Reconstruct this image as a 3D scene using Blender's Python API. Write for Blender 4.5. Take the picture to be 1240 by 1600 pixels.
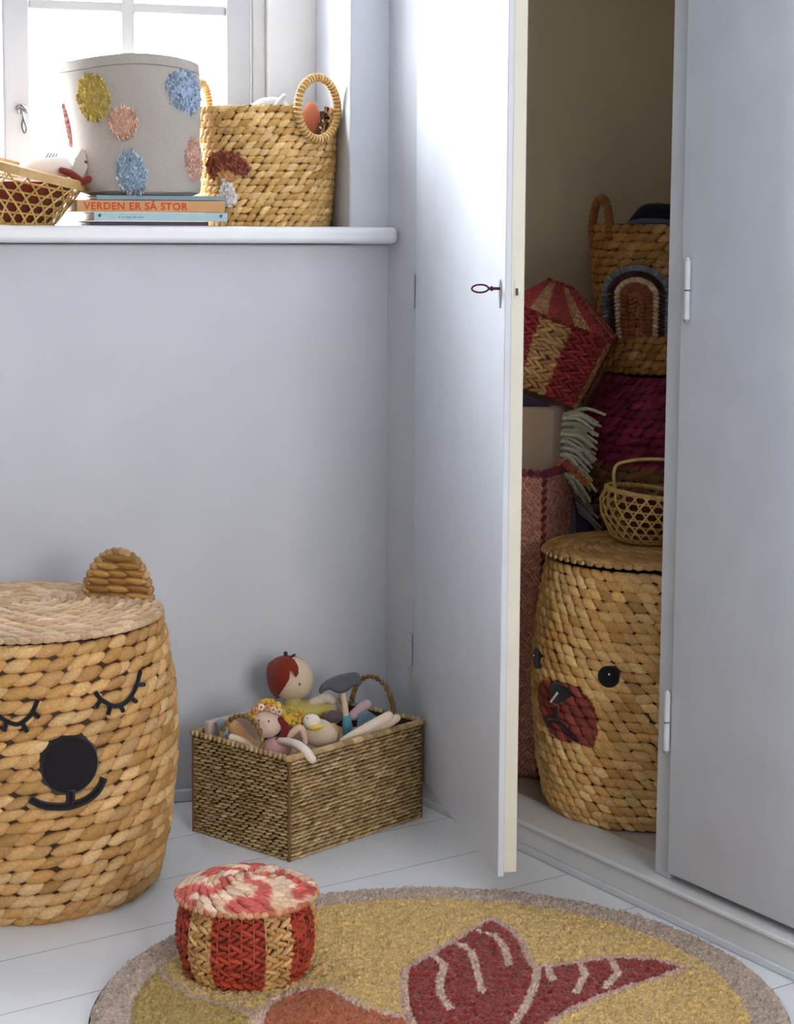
import bpy, math, random
import numpy as np
from mathutils import Vector, Matrix, Euler
random.seed(7); rng = np.random.default_rng(7)
PI = math.pi
C = bpy.context.scene.collection
for o in list(bpy.data.objects): bpy.data.objects.remove(o)

# ------------------------------------------------------------------ camera
F = 3000.0; CX, CY = 620.0, 705.0; HC = 1.0
PITCH = math.atan(0.12); ROLL = 0.006
cam = bpy.data.cameras.new('camera'); co = bpy.data.objects.new('camera', cam); C.objects.link(co)
cam.sensor_fit = 'AUTO'; cam.sensor_width = 36; cam.lens = F/1600*36
cam.shift_y = -(800-CY)/1600
RM = Matrix.Rotation(PI/2-PITCH, 3, 'X') @ Matrix.Rotation(ROLL, 3, 'Z')
co.matrix_world = Matrix.Translation((0, 0, HC)) @ RM.to_4x4()
cam.clip_start = .05; cam.clip_end = 200
bpy.context.scene.camera = co

# ------------------------------------------------------------------ world and light
w = bpy.data.worlds.new('world'); bpy.context.scene.world = w; w.use_nodes = True
nt = w.node_tree; nt.nodes.clear()
out = nt.nodes.new('ShaderNodeOutputWorld'); bg = nt.nodes.new('ShaderNodeBackground')
tc = nt.nodes.new('ShaderNodeTexCoord'); sp = nt.nodes.new('ShaderNodeSeparateXYZ')
mr = nt.nodes.new('ShaderNodeMapRange'); mx = nt.nodes.new('ShaderNodeMix'); mx.data_type = 'RGBA'
nt.links.new(tc.outputs['Generated'], sp.inputs[0]); nt.links.new(sp.outputs[1], mr.inputs[0])
mr.inputs[1].default_value = -.1; mr.inputs[2].default_value = .35
SKY_BACK = (.11, .113, .12, 1); SKY_WINDOW = (29, 29.7, 30.8, 1)
mx.inputs[6].default_value = SKY_BACK; mx.inputs[7].default_value = SKY_WINDOW
# the sky seen from the window is brightest low over the horizon
mz_ = nt.nodes.new('ShaderNodeMapRange'); nt.links.new(sp.outputs[2], mz_.inputs[0]); mz_.inputs[1].default_value = .40; mz_.inputs[2].default_value = .75; mz_.inputs[3].default_value = 1.0; mz_.inputs[4].default_value = .30
mg_ = nt.nodes.new('ShaderNodeMapRange'); nt.links.new(sp.outputs[2], mg_.inputs[0]); mg_.inputs[1].default_value = -.2; mg_.inputs[2].default_value = .02; mg_.inputs[3].default_value = .12; mg_.inputs[4].default_value = 1.0
ma_ = nt.nodes.new('ShaderNodeMath'); ma_.operation = 'MULTIPLY'; nt.links.new(mr.outputs[0], ma_.inputs[0]); nt.links.new(mz_.outputs[0], ma_.inputs[1])
mb_ = nt.nodes.new('ShaderNodeMath'); mb_.operation = 'MULTIPLY'; nt.links.new(ma_.outputs[0], mb_.inputs[0]); nt.links.new(mg_.outputs[0], mb_.inputs[1])
nt.links.new(mb_.outputs[0], mx.inputs[0]); nt.links.new(mx.outputs[2], bg.inputs[0])
bg.inputs[1].default_value = 1.0
nt.links.new(bg.outputs[0], out.inputs[0])
vs = bpy.context.scene.view_settings
vs.view_transform = 'Standard'; vs.look = 'None'; vs.gamma = 1; vs.exposure = 0.32; vs.use_curve_mapping = False
# unseen area lamp added as soft fill, behind and to the right of the viewer
al = bpy.data.lights.new('daylight_fill', 'AREA'); al.shape = 'RECTANGLE'; al.size = 1.3; al.size_y = 1.3
al.energy = 64; al.color = (1, .97, .93)
alo = bpy.data.objects.new('daylight_fill', al); C.objects.link(alo)
alo.location = (1.85, -1.75, 1.5)
alo.rotation_euler = (Vector((0, 3.0, .5))-alo.location).to_track_quat('-Z', 'Y').to_euler()

# ------------------------------------------------------------------ picture geometry helpers
def ray(px, py):
    return RM @ Vector(((px-CX)/F, -(py-CY)/F, -1))
def fl(px, py, z=0.0):
    d = ray(px, py); t = (z-HC)/d.z; return Vector((d.x*t, d.y*t, z))
def aty(px, py, Y):
    d = ray(px, py); t = Y/d.y; return Vector((d.x*t, Y, HC+d.z*t))
def onplane(px, py, p0, n):
    d = ray(px, py); o = Vector((0, 0, HC)); t = (p0-o).dot(n)/d.dot(n); return o+d*t

P0 = fl(856, 1346); P1 = fl(1223, 1520)
U = (P1-P0).normalized(); N = Vector((-U.y, U.x, 0))      # along the closet front, and into the closet
def CL(u, n, z=0): return P0+U*u+N*n+Vector((0, 0, z))
def u_at(px, n=0, z=0.0):
    p = onplane(px, 700, P0+N*n, N); return (p-P0).dot(U)
pc = onplane(601, 1225, P0, N); CU = (pc-P0).dot(U)
CO = CL(CU, 0); CO.z = 0
Wd = (fl(283, 1251)-CO); Wd.z = 0; Wd.normalize()          # along the window wall, to the left
Wb = Vector((Wd.y, -Wd.x, 0));  Wb = Wb if Wb.y > 0 else -Wb  # outwards through the wall
def WL(a, b, z=0): return CO+Wd*a+Wb*b+Vector((0, 0, z))
def a_at(px, b=0, py=345):
    p = onplane(px, py, CO+Wb*b, Wb); return (p-CO).dot(Wd)
print('closet u corner', CU, 'walls', math.degrees(U.angle(Wd)), 'Wd', Wd, 'U', U, 'CO', CO)

# ------------------------------------------------------------------ materials
def lin(c):
    return tuple(((v/255)/12.92 if v/255 <= .04045 else ((v/255+.055)/1.055)**2.4) for v in c)
def newmat(name):
    m = bpy.data.materials.new(name); m.use_nodes = True
    return m, m.node_tree, m.node_tree.nodes['Principled BSDF']
def colmat(name, rough=.7, nscale=180, nstr=.25, bump=.25, sheen=0, var=(.8, 1.15), dist=.001, coord='Object', stretch=(1, 1, 1), spec=.3, metallic=0):
    """material whose colour is the mesh's own Col attribute, with fine procedural variation"""
    m, t, p = newmat(name)
    a = t.nodes.new('ShaderNodeAttribute'); a.attribute_name = 'Col'
    tcn = t.nodes.new('ShaderNodeTexCoord'); mp = t.nodes.new('ShaderNodeMapping'); mp.inputs['Scale'].default_value = stretch
    n = t.nodes.new('ShaderNodeTexNoise'); n.inputs['Scale'].default_value = nscale; n.inputs['Detail'].default_value = 4
    t.links.new(tcn.outputs[coord], mp.inputs[0]); t.links.new(mp.outputs[0], n.inputs['Vector'])
    r = t.nodes.new('ShaderNodeMapRange'); r.inputs[1].default_value = .3; r.inputs[2].default_value = .7
    r.inputs[3].default_value = var[0]; r.inputs[4].default_value = var[1]
    t.links.new(n.outputs[0], r.inputs[0])
    mul = t.nodes.new('ShaderNodeVectorMath'); mul.operation = 'SCALE'
    t.links.new(a.outputs['Color'], mul.inputs[0]); t.links.new(r.outputs[0], mul.inputs['Scale'])
    t.links.new(mul.outputs[0], p.inputs['Base Color'])
    if bump:
        b = t.nodes.new('ShaderNodeBump'); b.inputs['Strength'].default_value = bump; b.inputs['Distance'].default_value = dist
        t.links.new(n.outputs[0], b.inputs['Height']); t.links.new(b.outputs[0], p.inputs['Normal'])
    p.inputs['Roughness'].default_value = rough; p.inputs['Specular IOR Level'].default_value = spec
    p.inputs['Metallic'].default_value = metallic
    if sheen: p.inputs['Sheen Weight'].default_value = sheen
    return m
M = {}
M['fibre'] = colmat('dried_plant_fibre', .62, 260, var=(.82, 1.14), bump=.35, dist=.0012, spec=.35)
M['fibre_fine'] = colmat('fine_plant_fibre', .75, 420, var=(.8, 1.15), bump=.3, dist=.0008)
M['cloth'] = colmat('cloth', .9, 700, var=(.9, 1.08), bump=.4, dist=.0006, sheen=.2)
M['yarn'] = colmat('yarn', .95, 500, var=(.75, 1.15), bump=.5, dist=.001, sheen=.3)
M['pile'] = colmat('rug_pile', 1.0, 330, var=(.62, 1.25), bump=.8, dist=.002, sheen=.3)
M['bamboo'] = colmat('bamboo', .45, 120, var=(.85, 1.1), bump=.1, spec=.5)
M['paintedwood'] = colmat('painted_wood', .38, 14, var=(.97, 1.03), bump=.04, dist=.002, spec=.4)
M['plaster'] = colmat('painted_plaster', .55, 9, var=(.97, 1.03), bump=.12, dist=.004, spec=.3)
M['plastic'] = colmat('smooth_coating', .4, 50, var=(.95, 1.05), bump=0, spec=.5)
M['metal'] = colmat('old_metal', .35, 90, var=(.8, 1.1), bump=.1, metallic=.9)
M['paper'] = colmat('printed_board', .6, 100, var=(.96, 1.03), bump=0)
# canvas: woven twill bump
def canvas():
    m = colmat('grey_canvas', .95, 900, var=(.82, 1.12), bump=.5, dist=.0012, sheen=.2)
    return m
M['canvas'] = canvas()
# glass
m, t, p = newmat('window_glass'); t.nodes.remove(p)
tr = t.nodes.new('ShaderNodeBsdfTransparent'); gl = t.nodes.new('ShaderNodeBsdfGlossy'); gl.inputs['Roughness'].default_value = .02
ms = t.nodes.new('ShaderNodeMixShader'); ms.inputs[0].default_value = .04
t.links.new(tr.outputs[0], ms.inputs[1]); t.links.new(gl.outputs[0], ms.inputs[2])
t.links.new(ms.outputs[0], t.nodes['Material Output'].inputs[0]); M['glass'] = m
# floor: painted boards
FA, FB = fl(24, 1497), fl(240, 1447)
fd = (FB-FA).normalized(); fang = math.atan2(fd.y, fd.x); fn = Vector((-fd.y, fd.x, 0))
def floor_mat():
    m, t, p = newmat('painted_floorboards')
    g = t.nodes.new('ShaderNodeNewGeometry')
    dt = t.nodes.new('ShaderNodeVectorMath'); dt.operation = 'DOT_PRODUCT'; dt.inputs[1].default_value = fn
    t.links.new(g.outputs['Position'], dt.inputs[0])
    def mth(op, a, b=None, c=None):
        n = t.nodes.new('ShaderNodeMath'); n.operation = op
        for i, v in enumerate((a, b, c)):
            if v is None: continue
            if isinstance(v, (int, float)): n.inputs[i].default_value = v
            else: t.links.new(v, n.inputs[i])
        return n.outputs[0]
    WDT = .165
    s = mth('SUBTRACT', dt.outputs['Value'], FA.dot(fn)); s = mth('DIVIDE', s, WDT); s = mth('FRACT', s)
    s = mth('SUBTRACT', s, .5); s = mth('ABSOLUTE', s); s = mth('SUBTRACT', .5, s)       # 0 at the seam
    s = mth('DIVIDE', s, .0085); s = mth('MINIMUM', s, 1)
    n = t.nodes.new('ShaderNodeTexNoise'); n.inputs['Scale'].default_value = 5; n.inputs['Detail'].default_value = 6
    t.links.new(g.outputs['Position'], n.inputs[0])
    r = t.nodes.new('ShaderNodeMapRange'); r.inputs[3].default_value = .93; r.inputs[4].default_value = 1.05
    t.links.new(n.outputs[0], r.inputs[0])
    mxx = t.nodes.new('ShaderNodeMix'); mxx.data_type = 'RGBA'
    mxx.inputs[6].default_value = (*lin((120, 125, 138)), 1); mxx.inputs[7].default_value = (*lin((234, 238, 243)), 1)
    t.links.new(s, mxx.inputs[0])
    mul = t.nodes.new('ShaderNodeVectorMath'); mul.operation = 'SCALE'
    t.links.new(mxx.outputs[2], mul.inputs[0]); t.links.new(r.outputs[0], mul.inputs['Scale'])
    t.links.new(mul.outputs[0], p.inputs['Base Color'])
    b = t.nodes.new('ShaderNodeBump'); b.inputs['Strength'].default_value = .5; b.inputs['Distance'].default_value = .002
    t.links.new(s, b.inputs['Height']); t.links.new(b.outputs[0], p.inputs['Normal'])
    p.inputs['Roughness'].default_value = .42; p.inputs['Specular IOR Level'].default_value = .4
    return m
M['floor'] = floor_mat()

# ------------------------------------------------------------------ mesh builder
class MB:
    def __init__(s): s.v = []; s.f = []; s.c = []; s.n = 0
    def add(s, verts, faces, col):
        verts = np.asarray(verts, float).reshape(-1, 3); k = len(verts)
        col = np.asarray(col, float)
        if col.ndim == 1: col = np.tile(col, (k, 1))
        s.v.append(verts); s.c.append(col); o = s.n
        if isinstance(faces, np.ndarray): s.f.append(faces+o)
        else: s.f.extend([[i+o for i in f] for f in faces])
        s.n += k; return s
    def box(s, lo, hi, col, fr=None):
        x0, y0, z0 = lo; x1, y1, z1 = hi
        P = [(x0,y0,z0),(x1,y0,z0),(x1,y1,z0),(x0,y1,z0),(x0,y0,z1),(x1,y0,z1),(x1,y1,z1),(x0,y1,z1)]
        if fr: P = [tuple(fr(*p)) for p in P]
        A = Vector(P[1])-Vector(P[0]); B = Vector(P[3])-Vector(P[0]); D = Vector(P[4])-Vector(P[0])
        fc = [(0,3,2,1),(4,5,6,7),(0,1,5,4),(1,2,6,5),(2,3,7,6),(3,0,4,7)]
        if A.cross(B).dot(D) < 0: fc = [tuple(reversed(f)) for f in fc]
        return s.add(P, fc, lin(col))
    def prism(s, pts, y0, y1, col, fr=None, axis='y'):
        """polygon (x,z) extruded along y"""
        n = len(pts); P = [(x, y0, z) for x, z in pts]+[(x, y1, z) for x, z in pts]
        if fr: P = [tuple(fr(*p)) for p in P]
        return s.add(P, [list(range(n)), list(range(2*n-1, n-1, -1))]+[[(i+1) % n, i, n+i, n+(i+1) % n] for i in range(n)], lin(col))
    def tube(s, pts, r, col, n=8, flat=1, closed=False, cap=True, sub=1):
        pts = [Vector(p) for p in pts]
        if sub > 1: pts = smooth(pts, sub, closed)
        k = len(pts); rr = r if hasattr(r, '__len__') else [r]*k
        if len(rr) != k: rr = np.interp(np.linspace(0, 1, k), np.linspace(0, 1, len(rr)), rr)
        V = []; up = Vector((0, 0, 1)); prev = None
        for i, p in enumerate(pts):
            a = pts[(i-1) % k] if (closed or i > 0) else p; b = pts[(i+1) % k] if (closed or i < k-1) else p
            t = (b-a).normalized() if (b-a).length > 1e-9 else Vector((0, 0, 1))
            if prev is None:
                ref = up if abs(t.z) < .9 else Vector((0, 1, 0)); x = t.cross(ref).normalized()
            else: x = (prev-t*prev.dot(t)).normalized()
            prev = x; y = t.cross(x)
            for j in range(n):
                q = 2*PI*j/n; V.append(p+(x*math.cos(q)+y*math.sin(q)*flat)*rr[i])
        Fc = []
        for i in range(k if closed else k-1):
            i2 = (i+1) % k
            for j in range(n):
                j2 = (j+1) % n; Fc.append((i*n+j, i*n+j2, i2*n+j2, i2*n+j))
        if cap and not closed:
            Fc.append(tuple(range(n-1, -1, -1))); Fc.append(tuple((k-1)*n+j for j in range(n)))
        return s.add([tuple(v) for v in V], Fc, lin(col))
    def ell(s, c, r, col, rot=None, nu=16, nv=12, fn=None):
        th = np.linspace(0, 2*PI, nu, endpoint=False); ph = np.linspace(0, PI, nv)
        T, Pp = np.meshgrid(th, ph)
        X = np.stack([np.sin(Pp)*np.cos(T), np.sin(Pp)*np.sin(T), np.cos(Pp)], -1).reshape(-1, 3)
        if fn: X = fn(X)
        X = X*np.array(r)
        if rot is not None: X = X @ np.array(rot.to_matrix() if hasattr(rot, 'to_matrix') else rot).T
        X = X+np.array(c)
        Fc = []
        for i in range(nv-1):
            for j in range(nu): Fc.append((i*nu+j, (i+1)*nu+j, (i+1)*nu+(j+1) % nu, i*nu+(j+1) % nu))
        return s.add(X, Fc, lin(col))
    def surfgrid(s, surf, us, vsn, col, off=0, closed=False, flip=False):
        Ug, Vg = np.meshgrid(us, vsn); P, Nn = surf(Ug.ravel(), Vg.ravel()); P = P+Nn*off
        nu = len(us); Fc = []
        for i in range(len(vsn)-1):
            for j in range(nu if closed else nu-1):
                j2 = (j+1) % nu; f = (i*nu+j, i*nu+j2, (i+1)*nu+j2, (i+1)*nu+j)
                Fc.append(f[::-1] if flip else f)
        return s.add(P, Fc, lin(col))
    def build(s, name, mat, parent=None, bevel=0, smooth_=True, loc=None, ang=40, rz=0):
        me = bpy.data.meshes.new(name)
        fs = []
        for f in s.f:
            if isinstance(f, np.ndarray): fs.extend(f.tolist())
            else: fs.append(f)
        V = np.concatenate(s.v)
        me.from_pydata(V.tolist(), [], fs)
        a = me.color_attributes.new('Col', 'FLOAT_COLOR', 'POINT')
        cc = np.ones((len(V), 4)); cc[:, :3] = np.concatenate(s.c)[:, :3]; a.data.foreach_set('color', cc.ravel())
        me.materials.append(M[mat] if isinstance(mat, str) else mat)
        me.polygons.foreach_set('use_smooth', [smooth_]*len(me.polygons))
        me.update()
        if smooth_: me.set_sharp_from_angle(angle=math.radians(ang))
        o = bpy.data.objects.new(name, me); C.objects.link(o)
        if parent: o.parent = parent
        if loc is not None: o.location = loc; o.rotation_euler = (0, 0, rz)
        if bevel:
            b = o.modifiers.new('bevel', 'BEVEL'); b.width = bevel; b.segments = 3; b.limit_method = 'ANGLE'
        return o
def smooth(pts, sub, closed=False):
    k = len(pts); outp = []
    rngk = range(k if closed else k-1)
    for i in rngk:
        g = lambda j: pts[j % k] if closed else pts[max(0, min(k-1, j))]
        a, b, c, d = g(i-1), g(i), g(i+1), g(i+2)
        for q in range(sub):
            t = q/sub
            outp.append(.5*((2*b)+(c-a)*t+(2*a-5*b+4*c-d)*t*t+(3*b-a-3*c+d)*t**3))
    if not closed: outp.append(pts[-1])
    return outp

def thing(name, label, cat, loc=(0, 0, 0), rotz=0, group=None, rot=None):
    o = bpy.data.objects.new(name, None); C.objects.link(o); o.empty_display_size = .03
    o.location = loc; o.rotation_euler = rot if rot else (0, 0, rotz)
    o['label'] = label; o['category'] = cat
    if group: o['group'] = group
    return o
def tag(o, label, cat, group=None):
    o['label'] = label; o['category'] = cat
    if group: o['group'] = group
    return o
def struct(o): o['kind'] = 'structure'; return o

# ------------------------------------------------------------------ surfaces
def with_normals(fp, sgn=1, eu=1e-3, ev=1e-3):
    def surf(u, v):
        p = fp(u, v); a = fp(u+eu, v)-fp(u-eu, v); b = fp(u, v+ev)-fp(u, v-ev)
        n = np.cross(a, b)*sgn; l = np.linalg.norm(n, axis=1, keepdims=True); l[l < 1e-12] = 1
        return p, n/l
    return surf
def round_surf(prof, sq=2.0, shear=(0, 0), rim=None, aspect=1.0):
    """prof: list of (radius, height); u = angle, 0 towards -Y, growing to +X; v 0..1 up"""
    pr = np.array(prof, float); d = np.r_[0, np.cumsum(np.hypot(*np.diff(pr, axis=0).T))]; d /= d[-1]
    def fp(u, v):
        r = np.interp(v, d, pr[:, 0]); z = np.interp(v, d, pr[:, 1])
        s, c = np.sin(u), np.cos(u)
        k = 1.0 if sq == 2.0 else (np.abs(s)**sq+np.abs(c)**sq)**(-1/sq)
        x = r*k*s; y = -r*k*c*aspect
        if rim is not None: z = z*rim(u)
        return np.stack([x+shear[0]*z, y+shear[1]*z, z], -1)
    return with_normals(fp)
def disc_surf(R, zf):
    def fp(u, v): return np.stack([R*v*np.sin(u), -R*v*np.cos(u), zf(v)+0*u], -1)
    return with_normals(fp, -1)
def plane_surf(o, ex, ey):
    o, ex, ey = map(lambda a: np.array(a, float), (o, ex, ey)); n = np.cross(ex, ey); n /= np.linalg.norm(n)
    def surf(u, v):
        return o+u[:, None]*ex+v[:, None]*ey, np.tile(n, (len(u), 1))
    return surf
def rrect_surf(L, W, r, H, taper=0.0):
    """rounded rectangle prism, corner origin 0..L x 0..W; u in metres round the perimeter starting at the front face"""
    per = 2*(L+W)
    def fp(u, v):
        u = np.mod(u, per); x = np.zeros_like(u); y = np.zeros_like(u)
        m = u < L; x[m] = u[m]; y[m] = 0
        m = (u >= L) & (u < L+W); x[m] = L; y[m] = u[m]-L
        m = (u >= L+W) & (u < 2*L+W); x[m] = L-(u[m]-L-W); y[m] = W
        m = u >= 2*L+W; x[m] = 0; y[m] = W-(u[m]-2*L-W)
        ix = np.clip(x, r, L-r); iy = np.clip(y, r, W-r); dx = x-ix; dy = y-iy; l = np.hypot(dx, dy)
        k = np.where(l > 1e-9, r/np.maximum(l, 1e-9), 1); x = ix+dx*k; y = iy+dy*k
        g = 1+taper*(v)
        return np.stack([(x-L/2)*g+L/2, (y-W/2)*g+W/2, v*H], -1)
    return with_normals(fp), per

def lumps(mb, surf, Uc, Vc, A, B, H, S, cols, ns=8, ntt=8, off=0, clip=None, pw=.62, Q=0, colfn=None):
    """leaf-shaped strands lying on a surface: half length A (u), half width B (v), height H, slant S"""
    Nn = len(Uc)
    def arr(x): return np.broadcast_to(np.asarray(x, float), (Nn,))
    Uc, Vc, A, B, H, S, off = map(arr, (Uc, Vc, A, B, H, S, off))
    s = np.linspace(-1, 1, ns); wd = np.maximum(1-np.abs(s)**2.3, 0)**pw; wd = np.maximum(wd, .1)
    ta = np.linspace(0, 2*PI, ntt, endpoint=False)
    ss, tt = np.meshgrid(s, ta, indexing='ij'); ww = np.repeat(wd[:, None], ntt, 1)
    ss, tt, ww = ss.ravel(), tt.ravel(), ww.ravel(); K = len(ss)
    uu = Uc[:, None]+A[:, None]*ss; vv = Vc[:, None]+S[:, None]*ss+B[:, None]*ww*np.cos(tt)
    oo = off[:, None]+H[:, None]*ww*np.sin(tt)+Q*H[:, None]*ss
    P, Nr = surf(uu.ravel(), vv.ravel()); P = P+Nr*oo.ravel()[:, None]
    base = []
    for i in range(ns-1):
        for j in range(ntt): base.append((i*ntt+j, i*ntt+(j+1) % ntt, (i+1)*ntt+(j+1) % ntt, (i+1)*ntt+j))
    base = np.array(base)[:, ::-1]
    Fq = (base[None]+(np.arange(Nn)*K)[:, None, None]).reshape(-1, 4)
    col = np.repeat(np.asarray(cols, float), K, 0)
    if colfn is not None: col = colfn(uu.ravel(), vv.ravel(), col)
    if clip is not None:
        fu = uu.ravel()[Fq].mean(1); fv = vv.ravel()[Fq].mean(1); Fq = Fq[clip(fu, fv)]
        used = np.unique(Fq); rm = -np.ones(len(P), int); rm[used] = np.arange(len(used)); P = P[used]; col = col[used]; Fq = rm[Fq]
    mb.add(P, Fq, col)
def shades(n, cols, spread=.1):
    cols = np.array([lin(c) for c in cols]); i = rng.integers(0, len(cols), n)
    j = rng.integers(0, len(cols), n); t = rng.random((n, 1)); c = cols[i]*(1-t)+cols[j]*t
    return c*(1+spread*rng.normal(size=(n, 1))).clip(.6, 1.4)
def weave(mb, surf, per, rows, n, h, cols, slant=.35, length=.72, fat=.6, v0=0, v1=1, stagger=.5, jitter=.06, ns=8, ntt=8, off=0, clip=None, alt=False, Q=0, seed=None, u0=0, colfn=None, pw=.62):
    global rng
    if seed is not None: keep = rng; rng = np.random.default_rng(seed)
    dv = (v1-v0)/rows; du = per/n
    R, K = np.meshgrid(np.arange(rows), np.arange(n), indexing='ij'); R = R.ravel(); K = K.ravel(); m = len(R)
    Uc = u0+du*(K+stagger*(R % 2)+rng.normal(size=m)*jitter+.13*R*0); Vc = v0+dv*(R+.5+rng.normal(size=m)*jitter*.8)
    sg = np.where(R % 2 == 0, 1, -1) if alt else 1
    S = dv*slant*sg*(1+.25*rng.normal(size=m))
    c = shades(m, cols)
    lumps(mb, surf, Uc, Vc, du*length*(1+.1*rng.normal(size=m)), dv*fat*(1+.08*rng.normal(size=m)), h*(1+.12*rng.normal(size=m)), S, c, ns, ntt, off, clip, Q=Q, colfn=colfn, pw=pw)
    if seed is not None: rng = keep
def disc_weave(mb, surf, R, rings, pitch, h, cols, slant=.4, ns=7, ntt=7, colfn=None, vmax=1.0):
    Us, Vs, As, Bs, Ss = [], [], [], [], []
    dv = vmax/rings
    for k in range(rings):
        v = (k+.5)*dv; n = max(5, int(2*PI*v*R/pitch)); 
        for j in range(n):
            Us.append(2*PI*(j+.5*(k % 2)+rng.normal()*.06)/n); Vs.append(v+rng.normal()*dv*.05)
            As.append(2*PI/n*.72); Bs.append(dv*.6); Ss.append(dv*slant)
    m = len(Us)
    lumps(mb, surf, Us, Vs, As, Bs, h, Ss, shades(m, cols), ns, ntt, colfn=colfn)
def patch(mb, surf, outline, off, h, col, rings=6, sub=4):
    """domed patch with the outline (u,v), lying on a surface"""
    o = [Vector((a, b, 0)) for a, b in outline]; o = smooth(o, sub, True) if sub > 1 else o
    ou = np.array([[p.x, p.y] for p in o]); c = ou.mean(0); n = len(ou)
    us, vs_, hs = [c[0]], [c[1]], [off+h]
    for k in range(1, rings+1):
        t = k/rings; q = c+(ou-c)*t; us += list(q[:, 0]); vs_ += list(q[:, 1]); hs += [off+h*math.sqrt(max(0, 1-t**3)) if k < rings else off*.2]*n
    P, Nn = surf(np.array(us), np.array(vs_)); P = P+Nn*np.array(hs)[:, None]
    Fc = [(0, 1+j, 1+(j+1) % n) for j in range(n)]
    for k in range(rings-1):
        a = 1+k*n; b = a+n
        for j in range(n): Fc.append((a+j, b+j, b+(j+1) % n, a+(j+1) % n))
    mb.add(P, Fc, lin(col))
def surf_tube(mb, surf, pts, r, col, off, sub=5, flat=1.0, n=7):
    p = smooth([Vector((a, b, 0)) for a, b in pts], sub) if sub > 1 else [Vector((a, b, 0)) for a, b in pts]
    P, Nn = surf(np.array([q.x for q in p]), np.array([q.y for q in p])); P = P+Nn*off
    mb.tube([tuple(q) for q in P], r, col, n=n, flat=flat)
def inpoly(x, y, poly):
    poly = np.asarray(poly, float); ins = np.zeros(len(x), bool); j = len(poly)-1
    for i in range(len(poly)):
        xi, yi = poly[i]; xj, yj = poly[j]
        if yi != yj: ins ^= ((yi > y) != (yj > y)) & (x < (xj-xi)*(y-yi)/(yj-yi)+xi)
        j = i
    return ins
def usolve(px, c, r):
    u = np.linspace(-1.45, 1.45, 2901); x = CX+F*(c[0]+r*np.sin(u))/(c[1]-r*np.cos(u)); return float(u[np.argmin(np.abs(x-px))])
def circle(cu, cv, ru, rv, n=10): return [(cu+ru*math.cos(2*PI*i/n), cv+rv*math.sin(2*PI*i/n)) for i in range(n)]
def braid_ring(mb, pts, r, cols, step, closed=True, length=1.0):
    """wrapped rim: short oblique strands round a path"""
    pts = [Vector(p) for p in pts]; k = len(pts); c = shades(4000, cols); idx = 0
    for i in range(k if closed else k-1):
        a, b = pts[i], pts[(i+1) % k]; n = max(1, int(round((b-a).length/step)))
        t = (b-a).normalized(); x = t.cross(Vector((.01, .02, 1))).normalized() if abs(t.z) < .95 else Vector((1, 0, 0)); y = t.cross(x)
        for q in range(n):
            p = a+(b-a)*(q/n); Rm = np.array([x*r*1.0, y*r*1.0, (t*.75+x*.3).normalized()*step*.75*length]).T
            th = np.linspace(0, 2*PI, 8, endpoint=False); ph = np.linspace(0, PI, 5); T, Ph = np.meshgrid(th, ph)
            X = np.stack([np.sin(Ph)*np.cos(T), np.sin(Ph)*np.sin(T), np.cos(Ph)], -1).reshape(-1, 3) @ Rm.T+np.array(p)
            Fc = [(ii*8+j, (ii+1)*8+j, (ii+1)*8+(j+1) % 8, ii*8+(j+1) % 8) for ii in range(4) for j in range(8)]
            mb.add(X, Fc, c[idx % 4000]); idx += 1

# ------------------------------------------------------------------ setting
WALL = (206, 209, 216); TRIM = (222, 226, 232); WHITE = (238, 238, 238)
CD = .80
outl = [WL(4.0, .29), WL(-.02, .29), CL(CU-.03, CD+.04), CL(1.6, CD+.04), CL(5.4, .03), Vector((3.4, -3.6, 0)), WL(4.0, -6.2)]
def slab(z0, z1, col):
    b = MB(); n = len(outl); P = [(p.x, p.y, z0) for p in outl]+[(p.x, p.y, z1) for p in outl]
    b.add(P, [list(range(n)), list(range(2*n-1, n-1, -1))]+[[(i+1) % n, i, n+i, n+(i+1) % n] for i in range(n)], lin(col)); return b
b = slab(-.1, 0, (200, 200, 200)); struct(b.build('floor', 'floor', smooth_=False))
b = slab(2.35, 2.45, WHITE); struct(b.build('ceiling', 'plaster', smooth_=False))
# window wall with its recess
SILLZ = .989; A0 = a_at(546, 0, 345); A1 = A0+1.15; WT = .30; WTOP = 2.25
b = MB()
b.box((-.02, 0, 0), (4.2, WT, SILLZ-.03), WALL, WL)
b.box((-.02, 0, SILLZ-.03), (A0, WT, 2.36), WALL, WL)
b.box((A1, 0, SILLZ-.03), (4.2, WT, 2.36), WALL, WL)
b.box((A0, 0, WTOP), (A1, WT, 2.36), WALL, WL)
struct(b.build('wall_back', 'plaster', bevel=.004, smooth_=False))
b = MB(); b.box((0, -.012, 0), (4.0, 0, .022), TRIM, WL); struct(b.build('baseboard_back', 'paintedwood', bevel=.004, smooth_=False))
# left wall
b = MB(); b.box((3.9, -5.5, 0), (4.0, 0, 2.36), (158, 152, 146), WL); struct(b.build('wall_left', 'plaster', smooth_=False))
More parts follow.
